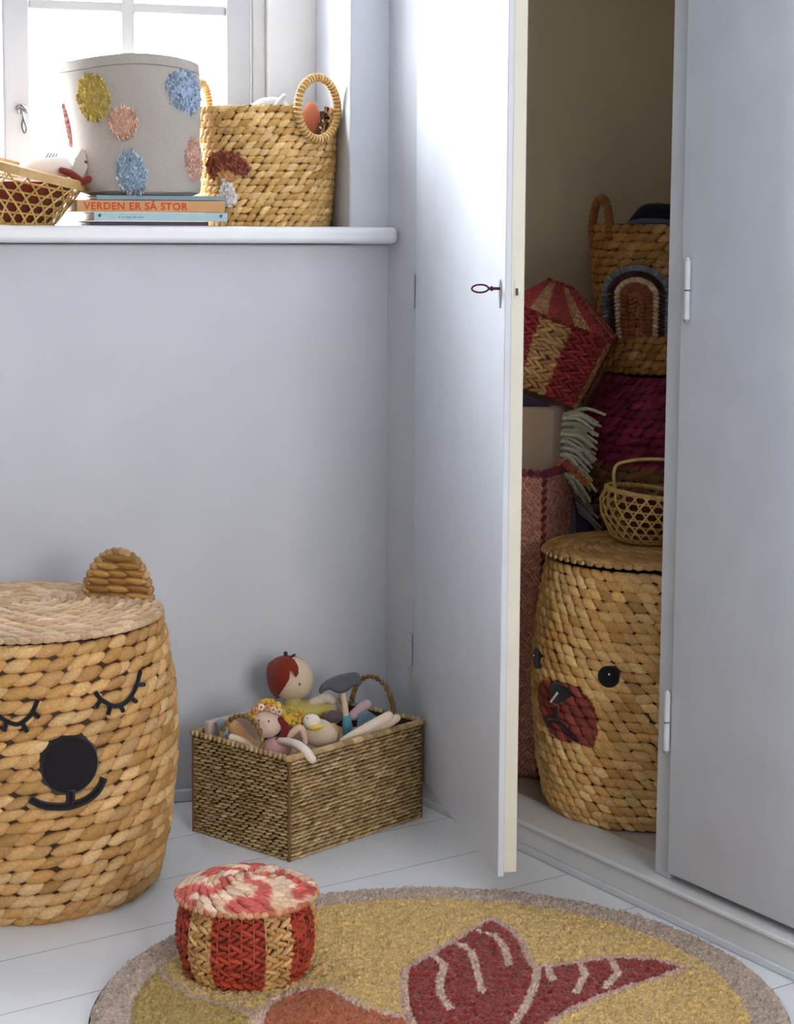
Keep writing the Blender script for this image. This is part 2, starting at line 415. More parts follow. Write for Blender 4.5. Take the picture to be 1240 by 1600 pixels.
# window
win = struct(bpy.data.objects.new('window_1', None)); C.objects.link(win)
def addwin(mb, name, mat, **k): return mb.build(name, mat, win, **k)
b = MB(); b.box((-.006, -.045, SILLZ-.028), (A1+.05, WT-.05, SILLZ), (236, 238, 242), WL); addwin(b, 'window_sill', 'paintedwood', bevel=.009, smooth_=True)
FW = WT-.055   # frame front plane
b = MB()
c0 = a_at(392, FW); cm = a_at(416, FW)
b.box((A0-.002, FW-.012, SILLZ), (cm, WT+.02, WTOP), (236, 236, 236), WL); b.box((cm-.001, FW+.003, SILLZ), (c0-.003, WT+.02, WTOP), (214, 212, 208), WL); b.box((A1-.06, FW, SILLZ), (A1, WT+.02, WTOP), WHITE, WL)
b.box((A0+.048, FW+.001, WTOP-.05), (A1-.06, WT+.02, WTOP), WHITE, WL); b.box((A0+.048, FW+.001, SILLZ), (A1-.06, WT+.02, SILLZ+.04), WHITE, WL)
addwin(b, 'window_frame', 'paintedwood', bevel=.004, smooth_=False)
c0 = a_at(392, FW); c1 = a_at(354, FW); m0 = a_at(214, FW); m1 = a_at(193, FW); s1 = a_at(50, FW); s0 = a_at(20, FW)
zt = aty(210, 12, WL(m0, FW).y).z
CZ0, CZ1 = SILLZ+.04, WTOP-.05
fy = FW-.006
# casement with glazing bars
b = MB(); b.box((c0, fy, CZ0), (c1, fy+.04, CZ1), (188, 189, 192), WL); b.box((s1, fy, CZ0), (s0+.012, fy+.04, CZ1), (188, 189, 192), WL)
b.box((c1, fy, CZ0), (s1, fy+.04, CZ0+.045), WHITE, WL); b.box((c1, fy, CZ1-.045), (s1, fy+.04, CZ1), WHITE, WL)
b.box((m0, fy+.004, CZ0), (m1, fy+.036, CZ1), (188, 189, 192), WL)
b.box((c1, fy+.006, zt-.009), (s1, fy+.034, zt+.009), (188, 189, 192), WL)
addwin(b, 'casement', 'paintedwood', bevel=.004, smooth_=False)
b = MB(); b.box((c1, fy+.018, CZ0+.045), (s1, fy+.022, CZ1-.045), (255, 255, 255), WL); addwin(b, 'window_pane', 'glass', smooth_=False)
# next casement, left of the mullion
q0 = s0+.014; q1 = A1-.06
b = MB(); b.box((q0, fy, CZ0), (q0+.04, fy+.04, CZ1), WHITE, WL); b.box((q1-.04, fy, CZ0), (q1, fy+.04, CZ1), WHITE, WL)
b.box((q0+.04, fy, CZ0), (q1-.04, fy+.04, CZ0+.045), WHITE, WL); b.box((q0+.04, fy, CZ1-.045), (q1-.04, fy+.04, CZ1), WHITE, WL)
b.box((q0+.04, fy+.006, zt-.009), (q1-.04, fy+.034, zt+.009), WHITE, WL)
addwin(b, 'casement', 'paintedwood', bevel=.004, smooth_=False)
b = MB(); b.box((q0+.04, fy+.018, CZ0+.045), (q1-.04, fy+.022, CZ1-.045), (255, 255, 255), WL); addwin(b, 'window_pane', 'glass', smooth_=False)
# hook latch
b = MB(); la = a_at(38, fy-.004); lz = aty(38, 170, WL(la, fy).y).z; g = .0011
b.tube([WL(la+.010, fy-.006, lz), WL(la+.004, fy-.012, lz+.004), WL(la-.004, fy-.012, lz-.001), WL(la-.007, fy-.006, lz-.004)], .0035, (120, 120, 122), sub=4)
b.tube([WL(la+.002, fy-.013, lz), WL(la-.001, fy-.014, lz-.018), WL(la-.006, fy-.014, lz-.034), WL(la-.002, fy-.014, lz-.042), WL(la+.002, fy-.014, lz-.03), WL(la-.001, fy-.014, lz-.016)], .0018, (110, 112, 115), sub=4)
b.box((la-.006, fy-.006, lz-.008), (la+.008, fy+.002, lz+.008), (140, 140, 140), WL)
addwin(b, 'window_hook', 'metal')

# closet: front, plinth, inside
UR0 = u_at(1052, .03); HU = u_at(650, .0)
print('HU', HU, 'UR0', UR0, 'CU', CU)
CT = 2.0; PZ = .052
UP = UR0+.034          # right edge of the post
b = MB(); b.box((CU-.02, .0, 0), (HU, .035, 2.36), WALL, CL); b.box((HU, .0, CT), (UR0, .035, 2.36), WALL, CL); b.box((UR0, 0, CT), (5.5, .035, 2.36), WALL, CL)
b.box((UP+.62, .0, 0), (5.5, .035, CT), WALL, CL)
struct(b.build('wall_right', 'plaster', bevel=.003, smooth_=False))
b = MB(); b.box((UR0, .012, PZ), (UP, .07, CT), (206, 211, 218), CL); struct(b.build('trim_1', 'paintedwood', bevel=.003, smooth_=False))
b = MB(); b.box((HU, -.004, 0), (UP+.62, .012, PZ-.008), (226, 228, 230), CL); b.box((HU, -.011, PZ-.008), (UP+.62, .075, PZ), (222, 226, 230), CL)
b.box((CU, -.010, 0), (UP+.62, -.004, .012), (214, 219, 226), CL)
struct(b.build('trim_2', 'paintedwood', bevel=.0035, smooth_=False))
CD = .80; BEIGE = (232, 216, 184)
b = MB(); b.box((CU-.05, .035, 0), (CU, CD, CT+.05), BEIGE, CL); struct(b.build('wall_closet_left', 'plaster', smooth_=False))
b = MB(); b.box((CU-.05, CD, 0), (UP+.5, CD+.05, CT+.05), BEIGE, CL); struct(b.build('wall_closet_back', 'plaster', smooth_=False))
b = MB(); b.box((UP+.45, .07, 0), (UP+.5, CD, CT+.05), BEIGE, CL); struct(b.build('wall_closet_right', 'plaster', smooth_=False))
b = MB(); b.box((CU, .075, 0), (UP+.45, CD, PZ-.002), (190, 184, 172), CL); struct(b.build('floor_closet', 'paintedwood', smooth_=False))
b = MB(); b.box((CU, .035, CT), (UP+.45, CD, CT+.05), BEIGE, CL); struct(b.build('ceiling_closet', 'plaster', smooth_=False))
# closed right door
d2 = struct(bpy.data.objects.new('door_2', None)); C.objects.link(d2)
b = MB(); b.box((UP+.003, .004, PZ+.012), (UP+.60, .030, CT-.01), (196, 201, 210), CL); b.build('door_panel', 'paintedwood', d2, bevel=.003, smooth_=False)
def hinge(parent, px, y0, y1, n, extra=0):
    u = u_at(px, n); p = CL(u, n); z0 = aty(px, y1, p.y).z; z1 = aty(px, y0, p.y).z; zm = (z0+z1)/2
    b = MB()
    for za, zb in ((z0, zm-.0012), (zm+.0012, z1)): b.tube([(p.x, p.y, za), (p.x, p.y, zb)], .0048, (196, 200, 206), n=10)
    b.tube([(p.x, p.y, zm-.002), (p.x, p.y, zm+.002)], .0036, (80, 82, 88), n=10)
    b.tube([(p.x, p.y, z1), (p.x, p.y, z1+.003), (p.x, p.y, z1+.006)], [.0048, .0038, .001], (196, 200, 206), n=10)
    b.tube([(p.x, p.y, z0), (p.x, p.y, z0-.003), (p.x, p.y, z0-.006)], [.0048, .0038, .001], (150, 150, 156), n=10)
    b.build('hinge', 'plastic', parent)
hinge(d2, 1067, 408, 499, -.001); hinge(d2, 1051, 1085, 1172, -.001)
# open left door: leaf from the hinge line out to the free edge
dz = PZ+.006; DE = fl(777, 1371, dz); DH = CL(HU, -.004, dz); dd = (DE-DH); DLn = dd.length; dd.normalize(); dn = Vector((-dd.y, dd.x, 0))
if dn.x < 0: dn = -dn
print('door length', DLn)
def DL(l, t, z=0): return Vector((DH.x, DH.y, 0))+dd*l+dn*t+Vector((0, 0, z))
d1 = struct(bpy.data.objects.new('door_1', None)); C.objects.link(d1)
b = MB(); b.box((0, 0, dz), (DLn, .010, CT-.01), (214, 219, 228), DL); b.build('door_panel', 'paintedwood', d1, bevel=.002, smooth_=False)
b = MB(); b.box((.012, .010, dz+.004), (DLn-.006, .030, CT-.02), (226, 222, 206), DL); b.build('door_core', 'paintedwood', d1, bevel=.0015, smooth_=False)
zk = aty(770, 455, DE.y).z
b = MB(); b.box((DLn-.0065, .015, zk-.010), (DLn-.0050, .022, zk+.013), (140, 142, 140), DL); b.box((DLn-.0052, .0165, zk-.006), (DLn-.0046, .0205, zk+.004), (50, 48, 45), DL); b.build('lock_plate', 'metal', d1, smooth_=False)
kl = DLn-.022
b = MB(); b.prism([(x*.006+kl, zk+z*.013) for x, z in ((-.6, .9), (0, 1.2), (.6, .9), (1, .3), (.7, -.6), (.3, -1.6), (0, -1.9), (-.4, -1.5), (-.7, -.6), (-1, .3))], -.0015, .0005, (165, 160, 155), DL); b.build('keyhole_plate', 'metal', d1)
b = MB(); b.tube([DL(kl, 0, zk+.003), DL(kl, -.018, zk+.003)], .0022, (90, 50, 50))
ringp = [DL(kl-.0012*math.cos(q), -.030+.0125*math.cos(q), zk+.003+.0055*math.sin(q)) for q in np.linspace(0, 2*PI, 16, endpoint=False)]
b.tube(ringp, .0014, (95, 40, 42), closed=True, n=6); b.tube([DL(kl, -.012, zk+.003), DL(kl, -.015, zk+.003)], .0035, (60, 40, 40)); b.build('key', 'metal', d1)
for y0, y1 in ((428, 482), (990, 1040)):
    p = DL(-.002, -.004); z0 = aty(645, y1, p.y).z; z1 = aty(645, y0, p.y).z; b = MB()
    b.tube([(p.x, p.y, z0), (p.x, p.y, z1)], .0042, (205, 209, 216), n=10); b.build('hinge', 'plastic', d1)

# ------------------------------------------------------------------ palettes
NAT = [(202, 156, 98), (216, 172, 112), (184, 136, 80), (220, 182, 130), (192, 146, 84)]
NAT2 = [(214, 166, 100), (226, 184, 116), (200, 150, 88), (230, 192, 130)]
LIDC = [(206, 178, 142), (196, 164, 124), (214, 186, 152), (184, 150, 110), (205, 172, 146)]
DARK = (84, 56, 30); BLACK = (22, 18, 24)
def shell(mb, surf, col, n=64, t=.006, rows=16, bottom=True, v1=1.0, clip=None):  # col is set dark to paint shade into the gaps between strands
    us = np.linspace(0, 2*PI, n, endpoint=False)
    vv = np.linspace(0, v1, rows)
    if clip is None:
        mb.surfgrid(surf, us, vv, col, 0, True); mb.surfgrid(surf, us, vv, col, -t, True, flip=True)
    else:
        Ug, Vg = np.meshgrid(us, vv); Pq, Nq = surf(Ug.ravel(), Vg.ravel())
        Fq = [(i*n+j, i*n+(j+1) % n, (i+1)*n+(j+1) % n, (i+1)*n+j) for i in range(rows-1) for j in range(n) if clip(us[j]+PI/n, (vv[i]+vv[i+1])/2)]
        mb.add(Pq, Fq, lin(col)); mb.add(Pq-Nq*t, [f[::-1] for f in Fq], lin(col))
    P, Nn = surf(us, np.full(n, v1)); Q = P-Nn*t
    mb.add(np.r_[P, Q], [(i, (i+1) % n, n+(i+1) % n, n+i) for i in range(n)], lin(col))
    if bottom:
        P, _ = surf(us, np.zeros(n)); c = P.mean(0); mb.add(np.r_[P, [c]], [((i+1) % n, i, n) for i in range(n)], lin(col))
        P2 = P.copy(); P2[:, 2] += t; mb.add(np.r_[P2, [c+[0, 0, t]]], [(i, (i+1) % n, n) for i in range(n)], lin(col))

# ------------------------------------------------------------------ animal-face baskets
# sleeping bear basket, front left
bc = fl(45, 1378); k = bc.y/F
PR1 = [(188*k, .001), (206*k, .02), (222*k, .09), (233*k, .18), (235*k, .245), (230*k, .32), (219*k, .38), (211*k, .410)]
bear = thing('lidded_basket', 'big round bear basket with closed lashes and black nose, on the floor at left', 'basket', bc)
sf = round_surf(PR1); b = MB(); shell(b, sf, (66, 42, 22)); b.v[-1]  # crevice shade put into the dark shell colour
weave(b, sf, 2*PI, 22, 45, .0085, NAT, slant=.27, length=.72, fat=.51, ns=10, ntt=10, seed=1, stagger=.5, jitter=.07)
b.build('body', 'fibre', bear)
fa = usolve(96, bc, 235*k)   # face azimuth
def vrow(py, px=107):          # height fraction of a picture row on the front of the body
    p = aty(px, py, bc.y-.21); return (p.z)/.410
def fu(px): return usolve(px-11, bc, 234*k)
b = MB(); patch(b, sf, circle(fa, vrow(1195), .205, .112, 12), .0098, .003, (24, 20, 26)); b.build('nose', 'yarn', bear)
b = MB()
surf_tube(b, sf, [(fu(44), vrow(1241)), (fu(62), vrow(1251)), (fu(85), vrow(1256)), (fu(107), vrow(1257)), (fu(132), vrow(1251)), (fu(148), vrow(1240)), (fu(158), vrow(1222))], .0058, BLACK, .0095)
surf_tube(b, sf, [(fu(107), vrow(1232)), (fu(106), vrow(1255))], .0065, BLACK, .0095, sub=2); b.build('mouth', 'yarn', bear)
def eye(lines):
    b = MB()
    for l in lines: surf_tube(b, sf, [(fu(x), vrow(y)) for x, y in l], .0034, BLACK, .0095)
    b.build('eye', 'yarn', bear)
eye([[(150, 1091), (158, 1104), (172, 1114), (187, 1118), (203, 1110), (215, 1095), (224, 1075)],
     [(158, 1104), (149, 1114)], [(172, 1114), (167, 1128)], [(187, 1117), (191, 1128)], [(203, 1109), (212, 1118)], [(215, 1094), (227, 1097)]])
eye([[(59, 1094), (50, 1112), (36, 1124), (24, 1128), (8, 1122), (-8, 1110), (-16, 1095)],
     [(50, 1110), (61, 1119)], [(33, 1125), (42, 1140)], [(10, 1123), (6, 1138)], [(-8, 1110), (-16, 1118)]])
LR = 214*k
lid = MB(); zf = lambda v: .423+.006*(1-v**2)-.004*v**4
ds = disc_surf(LR, zf)
disc_weave(lid, ds, LR, 16, .030, .0075, LIDC, slant=.5)
us = np.linspace(0, 2*PI, 64, endpoint=False)
lid.surfgrid(ds, us, np.linspace(.01, 1, 8), (84, 58, 38), -.001, True, flip=True); lid.surfgrid(ds, us, np.linspace(.01, 1, 8), (60, 45, 40), -.010, True)  # lid backing darkened so the strand gaps look shaded
braid_ring(lid, [(LR*math.sin(a), -LR*math.cos(a), .417) for a in np.linspace(0, 2*PI, 72, endpoint=False)], .006, LIDC, .018)
lo = lid.build('lid', 'fibre', bear)
def ear(sx):
    e = MB(); R = .047; cx = sx*.146
    Rz = Matrix.Rotation(fa, 3, 'Z'); o = Rz @ Vector((cx, 0, .425)); Rz = Matrix.Rotation(fa-.45*sx, 3, 'Z')
    ex = Rz @ Vector((1, 0, 0)); ey = Vector((0, 0, 1)); nn = Rz @ Vector((0, -1, 0)); T = .011
    pr = [(R*math.cos(a), R*1.5*math.sin(a)) for a in np.linspace(0, PI, 18)]
    f2 = lambda x, y, z: o+ex*x+ey*z+nn*y
    e.prism(pr, -T*.6, T*.6, (120, 84, 46), f2)
    rows = 6
    for sgn in (1, -1):
        ps = plane_surf(o+nn*T*.6*sgn, ex*sgn, ey); Us, Vs, As, Ss = [], [], [], []
        for r in range(rows):
            z = R*1.5*(r+.45)/rows; half = R*math.sqrt(max(0, 1-(z/(R*1.5))**2)); n = max(1, int(round(2*half/.028)))
            for j in range(n): Us.append(-half+2*half*(j+.5)/n); Vs.append(z); As.append(half/n*1.25); Ss.append(-.002)
        lumps(e, ps, Us, Vs, As, .0056, .006, Ss, shades(len(Us), [(170, 124, 62), (184, 138, 76), (152, 108, 50)]), 8, 8)
    braid_ring(e, [tuple(f2(x*1.02, 0, z*1.02)) for x, z in pr], .0085, [(190, 156, 112), (170, 130, 82)], .012, closed=False)
    e.build('ear', 'fibre', lo)
ear(1); ear(-1)

# bear basket inside the closet
c2 = fl(1000, 1256, PZ); k2 = c2.y/F
PR2 = [(140*k2, .001), (152*k2, .02), (164*k2, .08), (172*k2, .18), (172*k2, .25), (166*k2, .325), (156*k2, .385), (150*k2, .412)]
H2 = .412
bear2 = thing('lidded_basket', 'round open-eyed bear basket with reddish painted muzzle, standing inside the closet', 'basket', c2)
s2 = round_surf(PR2)
def body2(mbx, clip=None, infl=1.0, cols=NAT2, col=None):
    weave(mbx, s2, 2*PI, 27, 50, .0064*infl, cols, slant=-.28, length=.72, fat=.56*(1.0 if infl == 1 else 1.03), ns=11, ntt=11, seed=5, clip=clip)
b = MB(); shell(b, s2, (66, 40, 20)); body2(b); b.build('body', 'fibre', bear2)  # shell coloured dark brown, as painted shade behind the strands
def v2(py, px=950):
    u = f2u(px); yd = c2.y-172*k2*math.cos(u); return (aty(px, py, yd).z-PZ)/H2
def f2u(px): return usolve(px+9, c2, 170*k2)
mz = [(f2u(x), v2(y, x)) for x, y in ((846, 1068), (852, 1062), (866, 1061), (880, 1063), (897, 1070), (915, 1078), (929, 1096), (936, 1118), (937, 1145), (932, 1162), (926, 1167), (912, 1162), (900, 1155), (888, 1158), (872, 1152), (862, 1138), (852, 1118), (846, 1095))]
b = MB(); body2(b, clip=lambda u, v: inpoly((u+PI) % (2*PI)-PI, v, mz), infl=1.09, cols=[(138, 62, 56), (150, 72, 62), (126, 54, 52)]); b.build('muzzle', 'fibre', bear2)
def P2(l): return [(f2u(x), v2(y, x)) for x, y in l]
b = MB(); patch(b, s2, P2([(864, 1066), (872, 1063), (886, 1068), (897, 1077), (897, 1086), (888, 1096), (878, 1100), (868, 1092), (864, 1080)]), .0065, .003, BLACK, sub=2); no = b.build('nose', 'yarn', bear2)
b = MB(); surf_tube(b, s2, P2([(879, 1080), (869, 1094)]), .0020, (220, 210, 215), .0105, sub=2); b.build('highlight', 'yarn', no)
b = MB(); surf_tube(b, s2, P2([(876, 1100), (877, 1122)]), .0028, BLACK, .0085, sub=2)
surf_tube(b, s2, P2([(862, 1132), (864, 1120), (877, 1122), (888, 1132), (900, 1148), (909, 1156)]), .0026, BLACK, .0085); b.build('mouth', 'yarn', bear2)
for ex_, ey_, eu, ev, hl in ((953, 1056, .108, .046, (955, 1052)), (843, 1028, .115, .046, (842, 1024))):
    b = MB(); patch(b, s2, circle(f2u(ex_), v2(ey_, ex_), eu, ev, 10), .0065, .003, (20, 18, 24)); e = b.build('eye', 'yarn', bear2)
    b = MB(); patch(b, s2, circle(f2u(hl[0]), v2(hl[1], hl[0]), .016, .007, 8), .0095, .0015, (235, 235, 235), rings=2, sub=1); b.build('highlight', 'yarn', e)
lid = MB(); L2 = 160*k2; zf2 = lambda v: .425+.012*(1-v**2)
ds2 = disc_surf(L2, zf2)
disc_weave(lid, ds2, L2, 13, .028, .0045, [(196, 150, 92), (180, 132, 78), (208, 168, 112)], slant=.5)
lid.surfgrid(ds2, us, np.linspace(.01, 1, 8), (124, 86, 52), -.001, True, flip=True); lid.surfgrid(ds2, us, np.linspace(.01, 1, 8), (60, 45, 35), -.008, True)
braid_ring(lid, [(L2*math.sin(a), -L2*math.cos(a), .422) for a in np.linspace(0, 2*PI, 64, endpoint=False)], .0048, [(206, 168, 116), (190, 150, 98)], .014)
lo2 = lid.build('lid', 'fibre', bear2)

# ------------------------------------------------------------------ rectangular seagrass basket with toys
K, Lp, Rp = fl(452, 1347), fl(293, 1297), fl(665, 1277)
e2 = (Rp-K); LW = e2.length; e2.normalize(); e1 = Lp-K; LD = e1.length; e1.normalize()
# make the corner square, sharing the error between both sides
th1 = math.atan2(e1.y, e1.x); th2 = math.atan2(e2.y, e2.x); err = (th1-th2)-PI/2; print('box corner error', math.degrees(err), LW, LD)
LD = min(LD, .226); LW = min(LW, .313)
th2 += err/2; BH = .166
box = thing('rectangular_basket', 'rectangular seagrass basket filled with toys on the floor below the window', 'basket', K, th2)
SG = [(196, 166, 118), (178, 146, 100), (208, 182, 134), (160, 128, 84), (186, 160, 120)]
rs, per = rrect_surf(LW, LD, .008, BH)
b = MB(); g = .004
b.box((g, g, .001), (LW-g, g+.003, BH), (56, 40, 24)); b.box((g, LD-g-.003, .001), (LW-g, LD-g, BH), (56, 40, 24))  # core walls in dark brown, painting shade behind the weave
b.box((g, g, .001), (g+.003, LD-g, BH), (56, 40, 24)); b.box((LW-g-.003, g, .001), (LW-g, LD-g, BH), (56, 40, 24)); b.box((g, g, .001), (LW-g, LD-g, .006), (56, 40, 24))
weave(b, rs, per, 25, 2*int((LW+LD)/.0135), .0048, SG, slant=.22, length=.66, fat=.40, ns=7, ntt=7, stagger=.5, jitter=.06, off=-.002, alt=False, v0=.0, v1=.965)
for u_ in np.arange(0, per, .0145*2): pass
for cx_, cy_ in ((.001, .001), (LW-.001, .001), (.001, LD-.001), (LW-.001, LD-.001)):
    b.tube([(cx_, cy_, .0), (cx_, cy_, BH*.97)], .0028, (120, 88, 52), n=7)
b.build('body', 'fibre_fine', box)
b = MB(); braid_ring(b, [(0, 0, BH), (LW, 0, BH), (LW, LD, BH), (0, LD, BH)], .0058, SG, .011, True); b.build('rim', 'fibre_fine', box)
def handle(y0, y1, x, h, lean):
    b = MB(); n = 15
    pts = [Vector((x+lean*math.sin(q), y0+(y1-y0)*(1-math.cos(q))/2, BH-.004+h*math.sin(q))) for q in np.linspace(0, PI, n)]
    braid_ring(b, pts, .0046, [(140, 110, 66), (156, 128, 82), (122, 96, 56)], .0085, closed=False, length=1.3); b.build('handle', 'fibre_fine', box)
handle(LD*.28, LD*.72, .002, .050, .010); handle(LD*.28, LD*.72, LW-.002, .062, 0)

TOYY = -.072
def tp(px, py, Y): return aty(px, py, Y+TOYY)
def S(px, Y): return px*Y/F
def limb(mb, pts, Y, r, col, sub=4, n=10, Ys=None):
    P = [tp(x, y, (Ys[i] if Ys else Y)) for i, (x, y) in enumerate(pts)]
    rr = [S(q, Y) for q in r] if hasattr(r, '__len__') else S(r, Y)
    if hasattr(rr, '__len__'): rr = list(rr); rr = [rr[0]*.6]+rr+[rr[-1]*.6] if False else rr
    mb.tube(P, rr, col, n=n, sub=sub)
    for p, q in ((P[0], rr[0] if hasattr(rr, '__len__') else rr), (P[-1], rr[-1] if hasattr(rr, '__len__') else rr)):
        mb.ell(p, (q, q, q), col, nu=10, nv=8)
SKIN = (232, 214, 196)
def rel(mb): return mb
def ROT(deg): return Matrix.Rotation(math.radians(deg), 3, 'Y')
# red-haired doll
Y = 3.24; d = thing('rag_doll', 'large cloth doll with red-brown hair and cream face, tallest toy in the seagrass basket', 'doll')
b = MB(); b.ell(tp(455, 1063, Y), (S(35, Y), S(30, Y), S(37, Y)), (222, 200, 172), nu=28, nv=20, fn=lambda X: X*np.array([1, 1, 1])*(1-.18*np.clip(-X[:, 2:3], 0, 1)**2)); b.build('head', 'cloth', d)
def hairfn(X):
    return X
b = MB()
hp = [(417, 1060), (417, 1046), (423, 1034), (434, 1027), (448, 1025), (460, 1030), (466, 1040), (467, 1052), (462, 1060), (458, 1052), (454, 1046), (452, 1062), (446, 1072), (438, 1084), (432, 1094), (426, 1086), (420, 1074)]
hc = tp(455, 1063, Y)
def hair_cap(mb, poly, cx_, cy_, rx, ry, Y, infl, col, ry_d):
    """cap that follows the head ellipsoid inside an outline"""
    xs = np.arange(cx_-rx*1.1, cx_+rx*1.1, .7); zs = np.arange(cy_-ry*1.1, cy_+ry*1.1, .7)
    X, Z = np.meshgrid(xs, zs); ins = inpoly(X.ravel(), Z.ravel(), poly).reshape(X.shape)
    ex = (X-cx_)/(rx*infl); ez = (Z-cy_)/(ry*infl); dd_ = 1-ex**2-ez**2; ok = ins & (dd_ > 0)
    V, idx = [], -np.ones(X.shape, int)
    for i, j in zip(*np.nonzero(dd_ > 0)):
        idx[i, j] = len(V); V.append(tuple(tp(X[i, j], Z[i, j], Y-S(ry_d*infl, Y)*math.sqrt(dd_[i, j])*1.02)))
    Fc = [(idx[i, j], idx[i+1, j], idx[i+1, j+1], idx[i, j+1]) for i in range(X.shape[0]-1) for j in range(X.shape[1]-1) if ok[i, j] and ok[i+1, j] and ok[i+1, j+1] and ok[i, j+1]]
    mb.add(V, Fc, lin(col))
hair_cap(b, hp, 455, 1063, 35, 37, Y, 1.09, (128, 38, 24), 30)
b.ell(tp(449, 1046, Y+.012), (S(32, Y), S(28, Y), S(22, Y)), (128, 38, 24), nu=24, nv=16)
b.ell(tp(430, 1062, Y+.006), (S(13, Y), S(24, Y), S(30, Y)), (128, 38, 24), rot=ROT(-12), nu=20, nv=14)
ho = b.build('hair', 'cloth', d)
b = MB(); limb(b, [(447, 1032), (446, 1021)], Y-.005, [2, 3.5], (80, 40, 34), sub=1); limb(b, [(448, 1031), (460, 1023)], Y-.005, [2, 2], (80, 40, 34), sub=1); b.build('hair_knot', 'cloth', ho)
b = MB(); b.ell(tp(468, 1069, Y-.031), (.0016, .001, .0024), (60, 60, 80), nu=8, nv=6); b.build('eye', 'plastic', d)
b = MB(); limb(b, [(456, 1090), (458, 1104)], Y, [13, 16], (196, 180, 104), sub=1); b.ell(tp(484, 1108, Y), (S(50, Y), S(24, Y), S(15, Y)), (196, 180, 104), nu=20, nv=12); b.build('body', 'cloth', d)
b = MB(); limb(b, [(488, 1098), (500, 1094), (510, 1091), (520, 1095)], Y-.01, [7, 8, 8, 6], (222, 206, 186)); b.build('arm', 'cloth', d)
# flower-crown doll
Y = 3.085; d = thing('rag_doll', 'cloth doll with yellow hair, flower crown and pink top, front corner of the seagrass basket', 'doll')
b = MB(); b.ell(tp(417, 1130, Y), (S(25, Y), S(22, Y), S(23, Y)), (226, 198, 180), nu=24, nv=16); b.build('head', 'cloth', d)
b = MB()
for _ in range(70):
    a = random.uniform(-.3, PI+.5); r_ = random.uniform(20, 28); x, y = 419+r_*math.cos(a)*1.02, 1122-r_*math.sin(a)*.95
    if y > 1125 and x < 405: continue
    b.ell(tp(x, y, Y+random.uniform(-.012, .014)), (S(5.5, Y), .006, S(5, Y)), random.choice([(224, 178, 64), (232, 192, 92), (206, 158, 52)]), nu=7, nv=6)
b.ell(tp(418, 1116, Y+.009), (S(26, Y), S(18, Y), S(18, Y)), (220, 176, 70), nu=18, nv=12)
for q in range(7): limb(b, [(436+q*1.6, 1108+q*2), (446+q, 1122+q), (446-q, 1138)], Y-.010, [3, 3.4, 2], (222, 172, 56), sub=3, n=6)
ho = b.build('hair', 'cloth', d)
b = MB()
for x, y in ((399, 1110), (408, 1105), (418, 1106), (427, 1109), (436, 1112)):
    cc = random.choice([(240, 228, 220), (232, 206, 190), (216, 150, 120)])
    for q in range(5): b.ell(tp(x+3*math.cos(q*1.257), y+3*math.sin(q*1.257), Y-.021), (.003, .002, .003), cc, nu=6, nv=5)
    b.ell(tp(x, y, Y-.023), (.0022, .0015, .0022), (190, 120, 60), nu=6, nv=5)
b.build('flower_crown', 'cloth', d)
b = MB(); b.ell(tp(420, 1127, Y-.0225), (.0013, .0008, .0018), (60, 50, 60), nu=8, nv=6); b.ell(tp(404, 1126, Y-.021), (.0013, .0008, .0018), (60, 50, 60), nu=8, nv=6); b.build('eye', 'plastic', d)
b = MB(); b.ell(tp(432, 1168, Y-.004), (S(24, Y), S(17, Y), S(17, Y)), (206, 158, 160), nu=18, nv=12); b.build('body', 'cloth', d)
b = MB(); limb(b, [(438, 1158), (452, 1160), (466, 1165), (478, 1175), (487, 1186)], Y, [6, 6.5, 7.5, 8, 7], (240, 226, 210), Ys=[3.07, 3.05, 3.03, 3.012, 3.006]); b.build('arm', 'cloth', d)
b = MB(); limb(b, [(444, 1156), (455, 1146), (468, 1137), (474, 1146), (477, 1160)], Y-.005, [5, 6, 6, 5, 4], (226, 190, 164)); b.build('arm', 'cloth', d)
b = MB(); limb(b, [(437, 1125), (446, 1134), (442, 1150), (432, 1158)], Y-.01, [5, 7, 6, 4], (120, 34, 40)); b.build('scarf', 'cloth', d)
# duckling
Y = 3.12; d = thing('plush_duck', 'cream soft duck toy with yellow tufts, lying in the middle of the seagrass basket', 'soft toy')
b = MB(); b.ell(tp(498, 1145, Y), (S(30, Y), S(24, Y), S(22, Y)), (216, 196, 168), rot=ROT(20), nu=24, nv=16); b.build('body', 'cloth', d)
b = MB(); b.ell(tp(487, 1128, Y-.016), (S(14, Y), S(11, Y), S(13, Y)), (238, 228, 212), nu=18, nv=12); b.build('head', 'cloth', d)
b = MB(); b.ell(tp(494, 1136, Y-.027), (S(13, Y), S(6, Y), S(4.5, Y)), (232, 196, 96), rot=ROT(-6), nu=14, nv=8); b.build('beak', 'cloth', d)
b = MB()
for _ in range(60):
    x, y = random.gauss(465, 9), random.gauss(1128, 8); b.ell(tp(x, y, Y+random.uniform(-.01, .015)), (S(5, Y), .005, S(4, Y)), random.choice([(226, 184, 60), (234, 200, 90), (210, 166, 50)]), nu=7, nv=5)
b.build('feathers', 'yarn', d)
b = MB(); b.ell(tp(480, 1122, Y-.028), (.0012, .001, .0012), (40, 40, 50), nu=6, nv=5); b.build('eye', 'plastic', d)
